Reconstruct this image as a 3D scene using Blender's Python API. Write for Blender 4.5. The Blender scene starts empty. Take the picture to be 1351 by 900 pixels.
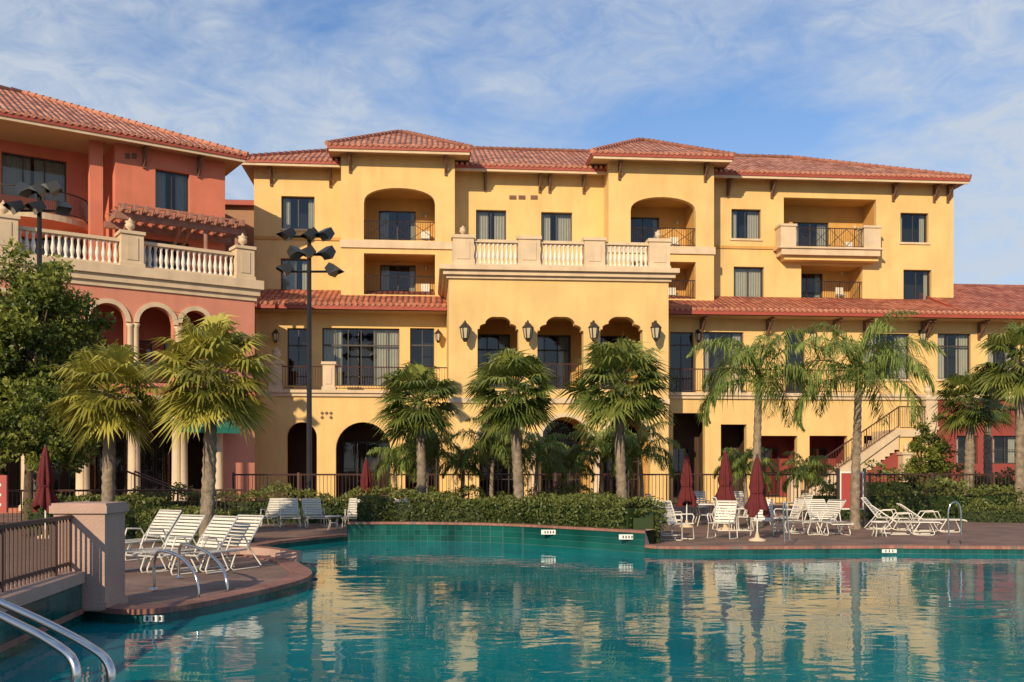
import bpy, math, random
from mathutils import Vector, noise
from mathutils.geometry import tessellate_polygon
random.seed(7)
CH=1.8; FP=1300.0; HZ=620.0; CX=675.5
R=random.uniform

# ------------------------------------------------------------------ materials
def nt(m):
    m.use_nodes=True
    return m.node_tree.nodes,m.node_tree.links
def mat(name,col,rough=0.8,var=0.12,vscale=3.0,bump=0.0,bscale=30.0,metal=0.0,coat=0.0,stain=0.0,spec=0.5):
    m=bpy.data.materials.new(name); n,l=nt(m); b=n['Principled BSDF']
    b.inputs['Roughness'].default_value=rough; b.inputs['Metallic'].default_value=metal
    b.inputs['Coat Weight'].default_value=coat; b.inputs['Specular IOR Level'].default_value=spec
    tc=n.new('ShaderNodeTexCoord')
    nz=n.new('ShaderNodeTexNoise'); nz.inputs['Scale'].default_value=vscale; nz.inputs['Detail'].default_value=6
    l.new(tc.outputs['Object'],nz.inputs['Vector'])
    mx=n.new('ShaderNodeMix'); mx.data_type='RGBA'
    mx.inputs[6].default_value=(col[0]*(1-var),col[1]*(1-var),col[2]*(1-var),1)
    mx.inputs[7].default_value=(min(1,col[0]*(1+var)),min(1,col[1]*(1+var)),min(1,col[2]*(1+var)),1)
    mr=n.new('ShaderNodeMapRange'); mr.inputs[1].default_value=.3; mr.inputs[2].default_value=.7
    l.new(nz.outputs['Fac'],mr.inputs[0]); l.new(mr.outputs[0],mx.inputs[0])
    out=mx.outputs[2]
    if stain>0:
        mp=n.new('ShaderNodeMapping'); mp.inputs['Scale'].default_value=(1.6,1.6,.22)
        l.new(tc.outputs['Object'],mp.inputs['Vector'])
        n2=n.new('ShaderNodeTexNoise'); n2.inputs['Scale'].default_value=1.2; n2.inputs['Detail'].default_value=8
        l.new(mp.outputs[0],n2.inputs['Vector'])
        m2=n.new('ShaderNodeMapRange'); m2.inputs[1].default_value=.5; m2.inputs[2].default_value=.8; m2.inputs[4].default_value=stain
        l.new(n2.outputs['Fac'],m2.inputs[0])
        x2=n.new('ShaderNodeMix'); x2.data_type='RGBA'; x2.inputs[7].default_value=(col[0]*.55,col[1]*.5,col[2]*.45,1)
        l.new(m2.outputs[0],x2.inputs[0]); l.new(out,x2.inputs[6]); out=x2.outputs[2]
    l.new(out,b.inputs['Base Color'])
    if bump>0:
        n3=n.new('ShaderNodeTexNoise'); n3.inputs['Scale'].default_value=bscale; n3.inputs['Detail'].default_value=5
        l.new(tc.outputs['Object'],n3.inputs['Vector'])
        bp=n.new('ShaderNodeBump'); bp.inputs['Strength'].default_value=bump; bp.inputs['Distance'].default_value=.03
        l.new(n3.outputs['Fac'],bp.inputs['Height']); l.new(bp.outputs[0],b.inputs['Normal'])
    return m
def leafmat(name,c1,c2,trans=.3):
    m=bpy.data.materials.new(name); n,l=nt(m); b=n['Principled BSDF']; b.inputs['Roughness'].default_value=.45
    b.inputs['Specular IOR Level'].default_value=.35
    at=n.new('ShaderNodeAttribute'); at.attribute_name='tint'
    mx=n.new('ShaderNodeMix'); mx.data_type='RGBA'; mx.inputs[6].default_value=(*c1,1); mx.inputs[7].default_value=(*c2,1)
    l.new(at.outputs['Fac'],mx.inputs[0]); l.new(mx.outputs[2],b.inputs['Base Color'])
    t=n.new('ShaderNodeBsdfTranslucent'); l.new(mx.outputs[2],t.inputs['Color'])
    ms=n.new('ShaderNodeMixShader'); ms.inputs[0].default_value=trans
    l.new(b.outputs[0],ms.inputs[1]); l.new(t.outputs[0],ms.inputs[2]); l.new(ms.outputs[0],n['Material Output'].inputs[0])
    return m
def math_(n,l,op,a,b=None):
    x=n.new('ShaderNodeMath'); x.operation=op
    for i,q in enumerate((a,b)):
        if q is None: continue
        if isinstance(q,(int,float)): x.inputs[i].default_value=q
        else: l.new(q,x.inputs[i])
    return x.outputs[0]
def roofmat(name,c1,c2,c3):
    m=bpy.data.materials.new(name); n,l=nt(m); b=n['Principled BSDF']; b.inputs['Roughness'].default_value=.75
    uv=n.new('ShaderNodeUVMap'); s=n.new('ShaderNodeSeparateXYZ'); l.new(uv.outputs[0],s.inputs[0])
    U=math_(n,l,'DIVIDE',s.outputs[0],.30); V=math_(n,l,'DIVIDE',s.outputs[1],.38)
    fu=math_(n,l,'FLOOR',U); fv=math_(n,l,'FLOOR',V)
    cb=n.new('ShaderNodeCombineXYZ'); l.new(fu,cb.inputs[0]); l.new(fv,cb.inputs[1])
    wn=n.new('ShaderNodeTexWhiteNoise'); wn.noise_dimensions='2D'; l.new(cb.outputs[0],wn.inputs['Vector'])
    r=n.new('ShaderNodeValToRGB'); e=r.color_ramp.elements
    e[0].color=(*c1,1); e[1].color=(*c3,1); x=e.new(.5); x.color=(*c2,1)
    l.new(wn.outputs['Value'],r.inputs[0])
    nz=n.new('ShaderNodeTexNoise'); nz.inputs['Scale'].default_value=.6; nz.inputs['Detail'].default_value=6; l.new(uv.outputs[0],nz.inputs['Vector'])
    mr=n.new('ShaderNodeMapRange'); mr.inputs[1].default_value=.3; mr.inputs[2].default_value=.7; mr.inputs[3].default_value=.7; mr.inputs[4].default_value=1.15
    l.new(nz.outputs['Fac'],mr.inputs[0])
    vm=n.new('ShaderNodeVectorMath'); vm.operation='SCALE'; l.new(r.outputs[0],vm.inputs[0]); l.new(mr.outputs[0],vm.inputs['Scale'])
    l.new(vm.outputs[0],b.inputs['Base Color'])
    sn=math_(n,l,'ABSOLUTE',math_(n,l,'SINE',math_(n,l,'MULTIPLY',U,math.pi)))
    fr=math_(n,l,'SUBTRACT',1.0,math_(n,l,'FRACT',V))
    h=math_(n,l,'ADD',sn,math_(n,l,'MULTIPLY',fr,.45))
    bp=n.new('ShaderNodeBump'); bp.inputs['Strength'].default_value=1; bp.inputs['Distance'].default_value=.11
    l.new(h,bp.inputs['Height']); l.new(bp.outputs[0],b.inputs['Normal'])
    return m
def brickmat(name,c1,c2,cm,w,h,mortar=.01,rough=.6,swap=None,bump=.4,var=.4):
    m=bpy.data.materials.new(name); n,l=nt(m); b=n['Principled BSDF']; b.inputs['Roughness'].default_value=rough
    tc=n.new('ShaderNodeTexCoord'); src=tc.outputs['Object']
    if swap:   # vertical faces: use (x+y , z)
        s=n.new('ShaderNodeSeparateXYZ'); l.new(src,s.inputs[0])
        cb=n.new('ShaderNodeCombineXYZ'); l.new(math_(n,l,'ADD',s.outputs[0],s.outputs[1]),cb.inputs[0]); l.new(s.outputs[2],cb.inputs[1]); src=cb.outputs[0]
    br=n.new('ShaderNodeTexBrick'); l.new(src,br.inputs['Vector'])
    br.inputs['Color1'].default_value=(*c1,1); br.inputs['Color2'].default_value=(*c2,1); br.inputs['Mortar'].default_value=(*cm,1)
    br.inputs['Scale'].default_value=1; br.inputs['Brick Width'].default_value=w; br.inputs['Row Height'].default_value=h; br.inputs['Mortar Size'].default_value=mortar
    if swap: br.offset=0
    nz=n.new('ShaderNodeTexNoise'); nz.inputs['Scale'].default_value=1.1; nz.inputs['Detail'].default_value=8; l.new(tc.outputs['Object'],nz.inputs['Vector'])
    mr=n.new('ShaderNodeMapRange'); mr.inputs[1].default_value=.3; mr.inputs[2].default_value=.7; mr.inputs[3].default_value=1-var; mr.inputs[4].default_value=1+var*.6
    l.new(nz.outputs['Fac'],mr.inputs[0])
    vm=n.new('ShaderNodeVectorMath'); vm.operation='SCALE'; l.new(br.outputs['Color'],vm.inputs[0]); l.new(mr.outputs[0],vm.inputs['Scale'])
    l.new(vm.outputs[0],b.inputs['Base Color'])
    bp=n.new('ShaderNodeBump'); bp.inputs['Strength'].default_value=bump; bp.inputs['Distance'].default_value=.01; bp.invert=True
    l.new(br.outputs['Fac'],bp.inputs['Height']); l.new(bp.outputs[0],b.inputs['Normal'])
    return m
YEL=mat('yellow_stucco',(.70,.47,.19),.9,.09,.7,.4,22,stain=.3)
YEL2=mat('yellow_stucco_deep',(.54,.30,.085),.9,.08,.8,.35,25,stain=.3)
CREAM=mat('cream_cast_stone',(.62,.47,.31),.8,.1,1.5,.25,20,stain=.4)
PINK=mat('pink_stucco',(.62,.185,.11),.9,.09,.8,.35,25,stain=.3)
PINK2=mat('pale_pink_stucco',(.60,.235,.155),.9,.09,.8,.35,25,stain=.35)
BEIGE=mat('beige_pink_stucco',(.44,.29,.23),.9,.1,1.5,.4,30,stain=.4)
REDW=mat('dark_red_stucco',(.26,.05,.04),.9,.1,.8,.3,25,stain=.3)
WHITE=mat('white_balustrade_paint',(.70,.63,.54),.6,.05,2)
FRAME=mat('bronze_window_frame',(.05,.04,.035),.5,.1,2)
IRON=mat('dark_iron',(.03,.022,.02),.5,.1,2)
RUST=mat('brown_iron_rail',(.075,.035,.028),.55,.1,2)
WOOD=mat('bracket_wood',(.16,.08,.05),.8,.2,4)
PERG=mat('pergola_red_wood',(.30,.14,.10),.8,.2,4)
FASC=mat('red_gutter_paint',(.33,.06,.035),.6,.1,2)
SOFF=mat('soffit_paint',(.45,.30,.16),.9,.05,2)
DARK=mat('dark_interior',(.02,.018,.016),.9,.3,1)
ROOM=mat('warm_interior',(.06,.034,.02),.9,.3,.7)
FLOORS=mat('brown_floor_tile',(.22,.14,.09),.8,.2,2)  # even brown floor tile for loggias and arcades
CURT=mat('curtain_cloth',(.60,.58,.50),.9,.05,3)
TILE=roofmat('barrel_tile_roof',(.30,.085,.048),(.50,.18,.10),(.62,.30,.19))
TILE2=roofmat('barrel_tile_roof_red',(.32,.07,.038),(.46,.125,.065),(.56,.20,.115))
GTILE=brickmat('green_pool_tile',(.004,.06,.052),(.008,.10,.085),(.04,.11,.10),.152,.152,.006,.15,swap=True)
PAVER=brickmat('deck_brick_pavers',(.24,.14,.105),(.18,.11,.085),(.12,.09,.075),.4,.2,.010,.8,var=.35)
COPING=brickmat('brick_coping',(.34,.15,.105),(.26,.10,.075),(.17,.12,.1),.12,.12,.008,.7,var=.35)
GRND=mat('earth_and_lawn',(.07,.09,.03),.95,.3,.5,.3,5)
SOIL=mat('planter_soil',(.06,.04,.025),.95,.3,2,.5,10)
STEEL=mat('stainless_steel',(.62,.6,.57),.16,.04,5,metal=1)
CHAIR=mat('white_vinyl_strap',(.68,.63,.55),.5,.05,4)
MAROON=mat('maroon_canvas',(.11,.012,.014),.9,.2,5,.3,40)
TRUNK=mat('palm_trunk_bark',(.22,.17,.12),.95,.4,6,1,14)
BARK=mat('tree_bark',(.10,.07,.05),.95,.3,6,.8,14)
AWN=mat('green_awning_canvas',(.01,.16,.11),.8,.1,3)
BLACKM=mat('floodlight_black',(.02,.02,.02),.4,.1,3)
LENS=mat('floodlight_lens',(.10,.10,.095),.15,.1,3)
LGLASS=mat('lamp_glass',(.5,.44,.3),.2,.05,3)
SIGNR=mat('red_sign_paint',(.35,.05,.04),.5,.05,3)
WPLATE=mat('white_plate',(.72,.72,.67),.5,.03,3)
FAN=leafmat('fan_palm_leaf',(.045,.08,.012),(.26,.28,.065),.28)
FANY=leafmat('sunny_fan_palm_leaf',(.09,.11,.015),(.50,.44,.08),.3)  # yellower copy of the fan leaf, sunlight put into its colour
QUEEN=leafmat('queen_palm_leaf',(.07,.12,.022),(.30,.36,.09),.38)
LEAF=leafmat('oak_leaf',(.04,.075,.012),(.27,.29,.05),.32)
HEDG=leafmat('hedge_leaf',(.028,.05,.012),(.17,.19,.045),.25)
CAPT=mat('ridge_cap_tile',(.46,.19,.12),.75,.25,3,.3,12)
# window glass : thin reflective glass over real rooms
GLASS=bpy.data.materials.new('window_glass'); n,l=nt(GLASS); n.remove(n['Principled BSDF'])
g=n.new('ShaderNodeBsdfGlossy'); g.inputs['Roughness'].default_value=.03; g.inputs['Color'].default_value=(.75,.77,.8,1)
t=n.new('ShaderNodeBsdfTransparent'); t.inputs['Color'].default_value=(.70,.71,.69,1)
fr=n.new('ShaderNodeFresnel'); fr.inputs['IOR'].default_value=1.5
mr=n.new('ShaderNodeMapRange'); mr.inputs[3].default_value=.03; l.new(fr.outputs[0],mr.inputs[0])
ms=n.new('ShaderNodeMixShader'); l.new(mr.outputs[0],ms.inputs[0]); l.new(t.outputs[0],ms.inputs[1]); l.new(g.outputs[0],ms.inputs[2]); l.new(ms.outputs[0],n['Material Output'].inputs[0])
# water
WATER=bpy.data.materials.new('pool_water'); n,l=nt(WATER); b=n['Principled BSDF']
b.inputs['Roughness'].default_value=.015; b.inputs['IOR'].default_value=1.42
tc=n.new('ShaderNodeTexCoord')
nz=n.new('ShaderNodeTexNoise'); nz.inputs['Scale'].default_value=.35; nz.inputs['Detail'].default_value=5; l.new(tc.outputs['Object'],nz.inputs['Vector'])
r=n.new('ShaderNodeValToRGB'); r.color_ramp.elements[0].position=.3; r.color_ramp.elements[1].position=.7
r.color_ramp.elements[0].color=(.001,.135,.165,1); r.color_ramp.elements[1].color=(.002,.245,.275,1)
l.new(nz.outputs['Fac'],r.inputs[0]); l.new(r.outputs[0],b.inputs['Base Color'])
mp=n.new('ShaderNodeMapping'); mp.inputs['Scale'].default_value=(.8,1.3,1); l.new(tc.outputs['Object'],mp.inputs[0])
n1=n.new('ShaderNodeTexNoise'); n1.inputs['Scale'].default_value=1.1; n1.inputs['Detail'].default_value=2; n1.inputs['Distortion'].default_value=.8; l.new(mp.outputs[0],n1.inputs['Vector'])
bp=n.new('ShaderNodeBump'); bp.inputs['Strength'].default_value=1; bp.inputs['Distance'].default_value=.0095
l.new(n1.outputs['Fac'],bp.inputs['Height'])
n2=n.new('ShaderNodeTexNoise'); n2.inputs['Scale'].default_value=4.5; n2.inputs['Detail'].default_value=2; l.new(mp.outputs[0],n2.inputs['Vector'])
bp2=n.new('ShaderNodeBump'); bp2.inputs['Strength'].default_value=1; bp2.inputs['Distance'].default_value=.0017
l.new(n2.outputs['Fac'],bp2.inputs['Height']); l.new(bp.outputs[0],bp2.inputs['Normal']); l.new(bp2.outputs[0],b.inputs['Normal'])

# ------------------------------------------------------------------ builders
class Frame:
    def __init__(s,x,y,deg,z=0):
        s.x,s.y,s.z0=x,y,z; s.c=math.cos(math.radians(deg)); s.s=math.sin(math.radians(deg))
    def P(s,u,v,z): return (s.x+u*s.c+v*s.s, s.y+u*s.s-v*s.c, z+s.z0)
    # survey: where along the facade plane (offset v) does a sight line fall
    def U(s,px,v):
        k=(px-CX)/FP
        return (k*(s.y-v*s.c)-s.x-v*s.s)/(s.c-k*s.s)
    def Z(s,px,py,v):
        return CH+(HZ-py)/FP*s.P(s.U(px,v),v,0)[1]
class WF:   # plain world
    def P(s,u,v,z): return (u,v,z)
W=WF()
class MB:
    def __init__(s,frame=W):
        s.fr=frame; s.v=[]; s.f=[]; s.m=[]; s.t=[]; s.uv=[]; s.mats=[]; s.sm=[]
    def mi(s,m):
        if m not in s.mats: s.mats.append(m)
        return s.mats.index(m)
    def poly(s,pts,m,t=.5,uv=None,raw=False,smooth=False):
        i=len(s.v); s.v.extend(pts if raw else [s.fr.P(*p) for p in pts])
        s.f.append(tuple(range(i,i+len(pts)))); s.m.append(s.mi(m)); s.t.append(t); s.sm.append(smooth)
        s.uv.append(uv)
    def box(s,u0,u1,v0,v1,z0,z1,m):
        a=[(u0,v0,z0),(u1,v0,z0),(u1,v1,z0),(u0,v1,z0),(u0,v0,z1),(u1,v0,z1),(u1,v1,z1),(u0,v1,z1)]
        for q in ((0,1,2,3),(4,5,6,7),(0,1,5,4),(1,2,6,5),(2,3,7,6),(3,0,4,7)): s.poly([a[i] for i in q],m)
    def prism(s,pts,v0,v1,m):   # pts in (u,z)
        s.poly([(p[0],v1,p[1]) for p in pts],m); s.poly([(p[0],v0,p[1]) for p in pts],m)
        for i in range(len(pts)):
            a,b=pts[i],pts[(i+1)%len(pts)]
            s.poly([(a[0],v0,a[1]),(b[0],v0,b[1]),(b[0],v1,b[1]),(a[0],v1,a[1])],m)
    def tube(s,pts,r,m,n=6,cap=True,t=.5):
        P=[Vector(s.fr.P(*p)) for p in pts]; rr=r if isinstance(r,(list,tuple)) else [r]*len(P)
        i0=len(s.v); up=None
        for i,p in enumerate(P):
            d=(P[min(i+1,len(P)-1)]-P[max(i-1,0)]).normalized()
            if up is None: up=Vector((0,0,1)) if abs(d.z)<.9 else Vector((1,0,0))
            a=d.cross(up).normalized(); b=a.cross(d).normalized(); up=b
            for k in range(n):
                an=2*math.pi*k/n+.4; s.v.append(tuple(p+(a*math.cos(an)+b*math.sin(an))*rr[i]))
        M=s.mi(m)
        for i in range(len(P)-1):
            for k in range(n):
                A=i0+i*n+k; B=i0+i*n+(k+1)%n; s.f.append((A,B,B+n,A+n)); s.m.append(M); s.t.append(t); s.uv.append(None); s.sm.append(n>4)
        if cap:
            for q in (i0,i0+(len(P)-1)*n):
                s.f.append(tuple(range(q,q+n))); s.m.append(M); s.t.append(t); s.uv.append(None); s.sm.append(False)
    def lathe(s,u,v,prof,m,n=10,smooth=True):
        i0=len(s.v); M=s.mi(m)
        for (r,z) in prof:
            for k in range(n):
                an=2*math.pi*k/n; s.v.append(s.fr.P(u+r*math.cos(an),v+r*math.sin(an),z))
        for i in range(len(prof)-1):
            for k in range(n):
                A=i0+i*n+k; B=i0+i*n+(k+1)%n; s.f.append((A,B,B+n,A+n)); s.m.append(M); s.t.append(.5); s.uv.append(None); s.sm.append(smooth)
        for q in (i0,i0+(len(prof)-1)*n):
            s.f.append(tuple(range(q,q+n))); s.m.append(M); s.t.append(.5); s.uv.append(None); s.sm.append(False)
    def obj(s,name,parent=None):
        me=bpy.data.meshes.new(name); me.from_pydata(s.v,[],s.f)
        for m in s.mats: me.materials.append(m)
        me.polygons.foreach_set('material_index',s.m); me.polygons.foreach_set('use_smooth',s.sm)
        at=me.attributes.new('tint','FLOAT','FACE'); at.data.foreach_set('value',s.t)
        if any(u is not None for u in s.uv):
            ul=me.uv_layers.new(name='UVMap'); buf=[]
            for f,u in zip(s.f,s.uv):
                for k in range(len(f)): buf.extend(u[k] if u else (0,0))
            ul.data.foreach_set('uv',buf)
        me.update()
        o=bpy.data.objects.new(name,me); bpy.context.scene.collection.objects.link(o)
        if parent: o.parent=parent
        return o
def empty(name,loc=(0,0,0)):
    o=bpy.data.objects.new(name,None); bpy.context.scene.collection.objects.link(o); o.empty_display_size=.5
    return o

def head_curve(a,b,c,d,kind):
    w=b-a
    if kind=='arch':
        r=min(w/2,(d-c)*.6); return [(a+w/2-w/2*math.cos(math.pi*i/16), d-r+r*math.sin(math.pi*i/16)) for i in range(17)]
    if kind=='seg':
        r=min(w*.22,(d-c)*.4); return [(a+w/2-w/2*math.cos(math.pi*i/14), d-r+r*math.sin(math.pi*i/14)**.8) for i in range(15)]
    if kind=='foil':
        r=w*.30; base=[(0,0),(.05,.0),(.052,.22),(.09,.34),(.15,.42),(.19,.44),(.195,.62),(.24,.80),(.30,.93),(.37,1)]
        q=base+[(1-x,y) for x,y in reversed(base)]
        return [(a+w*x,d-r+r*y) for x,y in q]
    return None
def wall(mb,u0,u1,z0,z1,v,ops,m,mr=None):
    us=sorted(set([u0,u1]+[x for o in ops for x in o[:2]])); zs=sorted(set([z0,z1]+[x for o in ops for x in o[2:4]]))
    us=[x for x in us if u0-1e-6<=x<=u1+1e-6]; zs=[x for x in zs if z0-1e-6<=x<=z1+1e-6]
    for i in range(len(us)-1):
        for j in range(len(zs)-1):
            cu=(us[i]+us[i+1])/2; cz=(zs[j]+zs[j+1])/2
            if any(o[0]<cu<o[1] and o[2]<cz<o[3] for o in ops): continue
            mb.poly([(us[i],v,zs[j]),(us[i+1],v,zs[j]),(us[i+1],v,zs[j+1]),(us[i],v,zs[j+1])],m)
    mr=mr or m
    for o in ops:
        a,b,c,d,kind,dep=o[:6]; w=v-dep
        cv=head_curve(a,b,c,d,kind); sp=cv[0][1] if cv else d
        for x in (a,b): mb.poly([(x,v,c),(x,w,c),(x,w,sp),(x,v,sp)],mr)
        mb.poly([(a,v,c),(b,v,c),(b,w,c),(a,w,c)],mr)
        if not cv: mb.poly([(a,v,d),(b,v,d),(b,w,d),(a,w,d)],mr)
        else:
            for p,q in zip(cv[:-1],cv[1:]):
                mb.poly([(p[0],v,p[1]),(q[0],v,q[1]),(q[0],v,d),(p[0],v,d)],m)
                mb.poly([(p[0],v,p[1]),(q[0],v,q[1]),(q[0],w,q[1]),(p[0],w,p[1])],mr)
def room(mb,a,b,c,d,v,dep,m,back=True,mf=None):
    w=v-dep
    for x in (a,b): mb.poly([(x,v,c),(x,w,c),(x,w,d),(x,v,d)],m)
    mb.poly([(a,v,c),(b,v,c),(b,w,c),(a,w,c)],mf or m); mb.poly([(a,v,d),(b,v,d),(b,w,d),(a,w,d)],m)
    if back: mb.poly([(a,w,c),(b,w,c),(b,w,d),(a,w,d)],m)
def window(mb,a,b,c,d,v,nx=2,nz=1,curt=.3,trans=0,fw=.06,depth=.9):
    """glazing unit at plane v: frame, mullions, glass, curtains, dark room behind"""
    for x in (a,b-fw): mb.box(x,x+fw,v-.08,v+.002,c,d,FRAME)
    for z in (c,d-fw): mb.box(a+fw,b-fw,v-.08,v+.001,z,z+fw,FRAME)
    for i in range(1,nx):
        x=a+(b-a)*i/nx; mb.box(x-fw*.4,x+fw*.4,v-.07,v-.005,c+fw,d-fw,FRAME)
    for j in range(1,nz):
        z=c+(d-c)*j/nz; mb.box(a+fw,b-fw,v-.065,v-.01,z-fw*.3,z+fw*.3,FRAME)
    if trans: mb.box(a+fw,b-fw,v-.066,v-.011,d-trans-.04,d-trans+.04,FRAME)
    g=v-.04; mb.poly([(a+fw,g,c+fw),(b-fw,g,c+fw),(b-fw,g,d-fw),(a+fw,g,d-fw)],GLASS)
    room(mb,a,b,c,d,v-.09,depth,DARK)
    if curt>0:
        w=(b-a)*curt
        for (x0,x1) in ((a+.02,a+w*R(.6,1.25)),(b-w*R(.6,1.25),b-.02)):
            k=max(6,int((x1-x0)/.07)); 
            for i in range(k):
                xa=x0+(x1-x0)*i/k; xb=x0+(x1-x0)*(i+1)/k
                va=v-.22+(.03 if i%2 else -.03); vb=v-.22+(-.03 if i%2 else .03)
                mb.poly([(xa,va,c+.03),(xb,vb,c+.03),(xb,vb,d-.03),(xa,va,d-.03)],CURT)
def railing(mb,a,b,z0,z1,v,m=IRON,sp=.13,cross=False,zb=None):
    zb=zb if zb is not None else z0; h=z1-z0; n=max(1,int(abs(b-a)/sp))
    f=lambda x:z0+(zb-z0)*(x-a)/(b-a)
    mb.tube([(a,v,z0+h),(b,v,zb+h)],.035,m,4); mb.tube([(a,v,z0+.1),(b,v,zb+.1)],.022,m,4)
    for i in range(n+1):
        x=a+(b-a)*i/n; mb.tube([(x,v,f(x)+.08),(x,v,f(x)+h)],.026 if i%9==0 else .012,m,4,cap=False)
    if cross:
        k=max(1,int(abs(b-a)/1.0))
        for i in range(k):
            x=a+(b-a)*i/k; y=a+(b-a)*(i+1)/k
            mb.tube([(x,v+.02,z0+.12),(y,v+.02,z1-.03)],.018,m,4); mb.tube([(x,v+.02,z1-.03),(y,v+.02,z0+.12)],.018,m,4)
def balustrade(mb,a,b,z0,z1,v,m=WHITE,mr=CREAM,sp=.27):
    h=z1-z0
    mb.box(a,b,v-.15,v+.15,z0,z0+.14,mr); mb.box(a,b,v-.17,v+.17,z1-.14,z1,mr)
    n=max(2,int((b-a)/sp)); p0=z0+.14; H=h-.28
    for i in range(n):
        x=a+(b-a)*(i+.5)/n
        mb.lathe(x,v,[(.085,p0),(.085,p0+.08*H),(.05,p0+.12*H),(.07,p0+.22*H),(.105,p0+.36*H),(.075,p0+.55*H),(.045,p0+.75*H),(.06,p0+.85*H),(.085,p0+.92*H),(.085,p0+H)],m,8)
def pedestal(mb,u,v,z0,z1,w=.9,m=CREAM):
    mb.box(u-w/2,u+w/2,v-w/2,v+w/2,z0,z1,m); mb.box(u-w/2-.07,u+w/2+.07,v-w/2-.07,v+w/2+.07,z1,z1+.14,m)
    mb.box(u-w/2-.05,u+w/2+.05,v-w/2-.05,v+w/2+.05,z0,z0+.16,m)
    mb.box(u-w/4,u+w/4,v+w/2,v+w/2+.03,z0+.3,z1-.15,m)
def urn(mb,u,v,z,s=1,m=CREAM):
    mb.lathe(u,v,[(r*s,z+h*s) for r,h in [(.16,0),(.16,.05),(.06,.1),(.08,.16),(.25,.3),(.27,.45),(.20,.52),(.27,.6),(.27,.64),(.12,.68),(.05,.78),(.02,.86)]],m,12)
def bracket(mb,u,v,z,L=.8,m=WOOD):
    x=u
    mb.prism([(x-.07,z),(x+.07,z),(x+.07,z-1.0),(x-.07,z-1.0)],v,v+.1,m)
    mb.box(x-.07,x+.07,v+.1,v+L,z-.16,z,m)
    mb.tube([(x,v+.05,z-.9),(x,v+L*.45,z-.52),(x,v+L*.9,z-.1)],.075,m,4)
def lantern(mb,u,v,z,s=1):
    mb.tube([(u,v,z+.1*s),(u,v+.25*s,z+.22*s),(u,v+.45*s,z+.1*s)],.025*s,IRON,5)
    mb.box(u-.07*s,u+.07*s,v,v+.03,z-.15*s,z+.2*s,IRON)
    q=v+.45*s
    mb.lathe(u,q,[(.05*s,z-.62*s),(.12*s,z-.5*s),(.13*s,z-.48*s)],IRON,6,False)
    mb.lathe(u,q,[(.12*s,z-.48*s),(.19*s,z-.08*s)],LGLASS,6,False)
    mb.lathe(u,q,[(.24*s,z-.08*s),(.13*s,z+.05*s),(.04*s,z+.12*s),(.03*s,z+.2*s)],IRON,6,False)
    for k in range(6):
        a=2*math.pi*k/6
        mb.tube([(u+.125*s*math.cos(a),q+.125*s*math.sin(a),z-.48*s),(u+.195*s*math.cos(a),q+.195*s*math.sin(a),z-.08*s)],.022*s,IRON,4)
def roofface(mb,pts,m):
    """pts: first two are the eave"""
    P=[Vector(mb.fr.P(*p)) for p in pts]; e=(P[1]-P[0]).normalized()
    nrm=None
    for k in range(2,len(P)):
        c=e.cross(P[k]-P[0])
        if c.length>1e-4: nrm=c.normalized(); break
    q=nrm.cross(e)
    mb.poly(pts,m,uv=[((p-P[0]).dot(e),(p-P[0]).dot(q)) for p in P])
def hip(mb,u0,u1,vf,vb,ze,zr,ul,ur,vm,m=TILE,caps=True):
    A=(u0,vf,ze);B=(u1,vf,ze);C=(u1,vb,ze);D=(u0,vb,ze);E=(ul,vm,zr);F=(ur,vm,zr)
    roofface(mb,[A,B,F,E] if ul!=ur else [A,B,E],m); roofface(mb,[C,D,E,F] if ul!=ur else [C,D,E],m)
    roofface(mb,[D,A,E],m); roofface(mb,[B,C,F],m)
    if caps:
        for p,q in ((A,E),(B,F),(E,F)):
            if p!=q:
                n=max(2,int((Vector(p)-Vector(q)).length/.42))
                for i in range(n):
                    a=Vector(p).lerp(Vector(q),i/n); b=Vector(p).lerp(Vector(q),(i+1.1)/n)
                    mb.tube([(a.x,a.y,a.z+.05),(b.x,b.y,b.z+.03)],[.15,.11],CAPT,6)
    mb.box(u0+.02,u1-.02,vf-.06,vf-.01,ze-.20,ze-.02,FASC)
    mb.box(u0+.03,u0+.08,vb,vf-.06,ze-.20,ze-.02,FASC); mb.box(u1-.08,u1-.03,vb,vf-.06,ze-.20,ze-.02,FASC)
    mb.box(u0+.1,u1-.1,vf-.16,vf-.065,ze-.34,ze-.16,CREAM)
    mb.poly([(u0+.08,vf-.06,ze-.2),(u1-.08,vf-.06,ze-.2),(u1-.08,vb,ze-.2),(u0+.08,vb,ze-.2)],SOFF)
    n=int((u1-u0)/.3)
    for i in range(n):
        x=u0+(i+.5)*(u1-u0)/n
        mb.tube([(x,vf-.15,ze+.06),(x,vf+.05,ze+.01)],.10,CAPT,6)

# ------------------------------------------------------------------ YELLOW HOTEL
M=Frame(0,56,5); U=M.U; Z=M.Z
hotel=empty('yellow_hotel_building')
w=MB(M); rf=MB(M); gl=MB(M); tr=MB(M); ir=MB(M)
ZT=18.85; ZB=10.2
def op(px0,px1,py0,py1,v,kind='rect',dep=.22,z=None):
    a=U(px0,v); b=U(px1,v); return [a,b,Z((px0+px1)/2,py1,v),Z((px0+px1)/2,py0,v),kind,dep]
def simplewin(o,v,nx=2,nz=1,curt=.3,**k):
    window(gl,o[0],o[1],o[2],o[3],v-o[5],nx,nz,curt,**k)
    tr.box(o[0]-.08,o[1]+.08,v+.003,v+.07,o[2]-.12,o[2]-.002,CREAM)
uL=U(335,0)
A0=U(450,1.5); A1=U(600,1.5); B0=U(803,1.5); B1=U(942,1.5); uR=U(1258,0)
o1=op(371,415,259,302,0); o2=op(370,410,341,385,0)
wall(w,uL,A0,ZB,ZT,0,[o1,o2],YEL); simplewin(o1,0); simplewin(o2,0,curt=.48)
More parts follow.
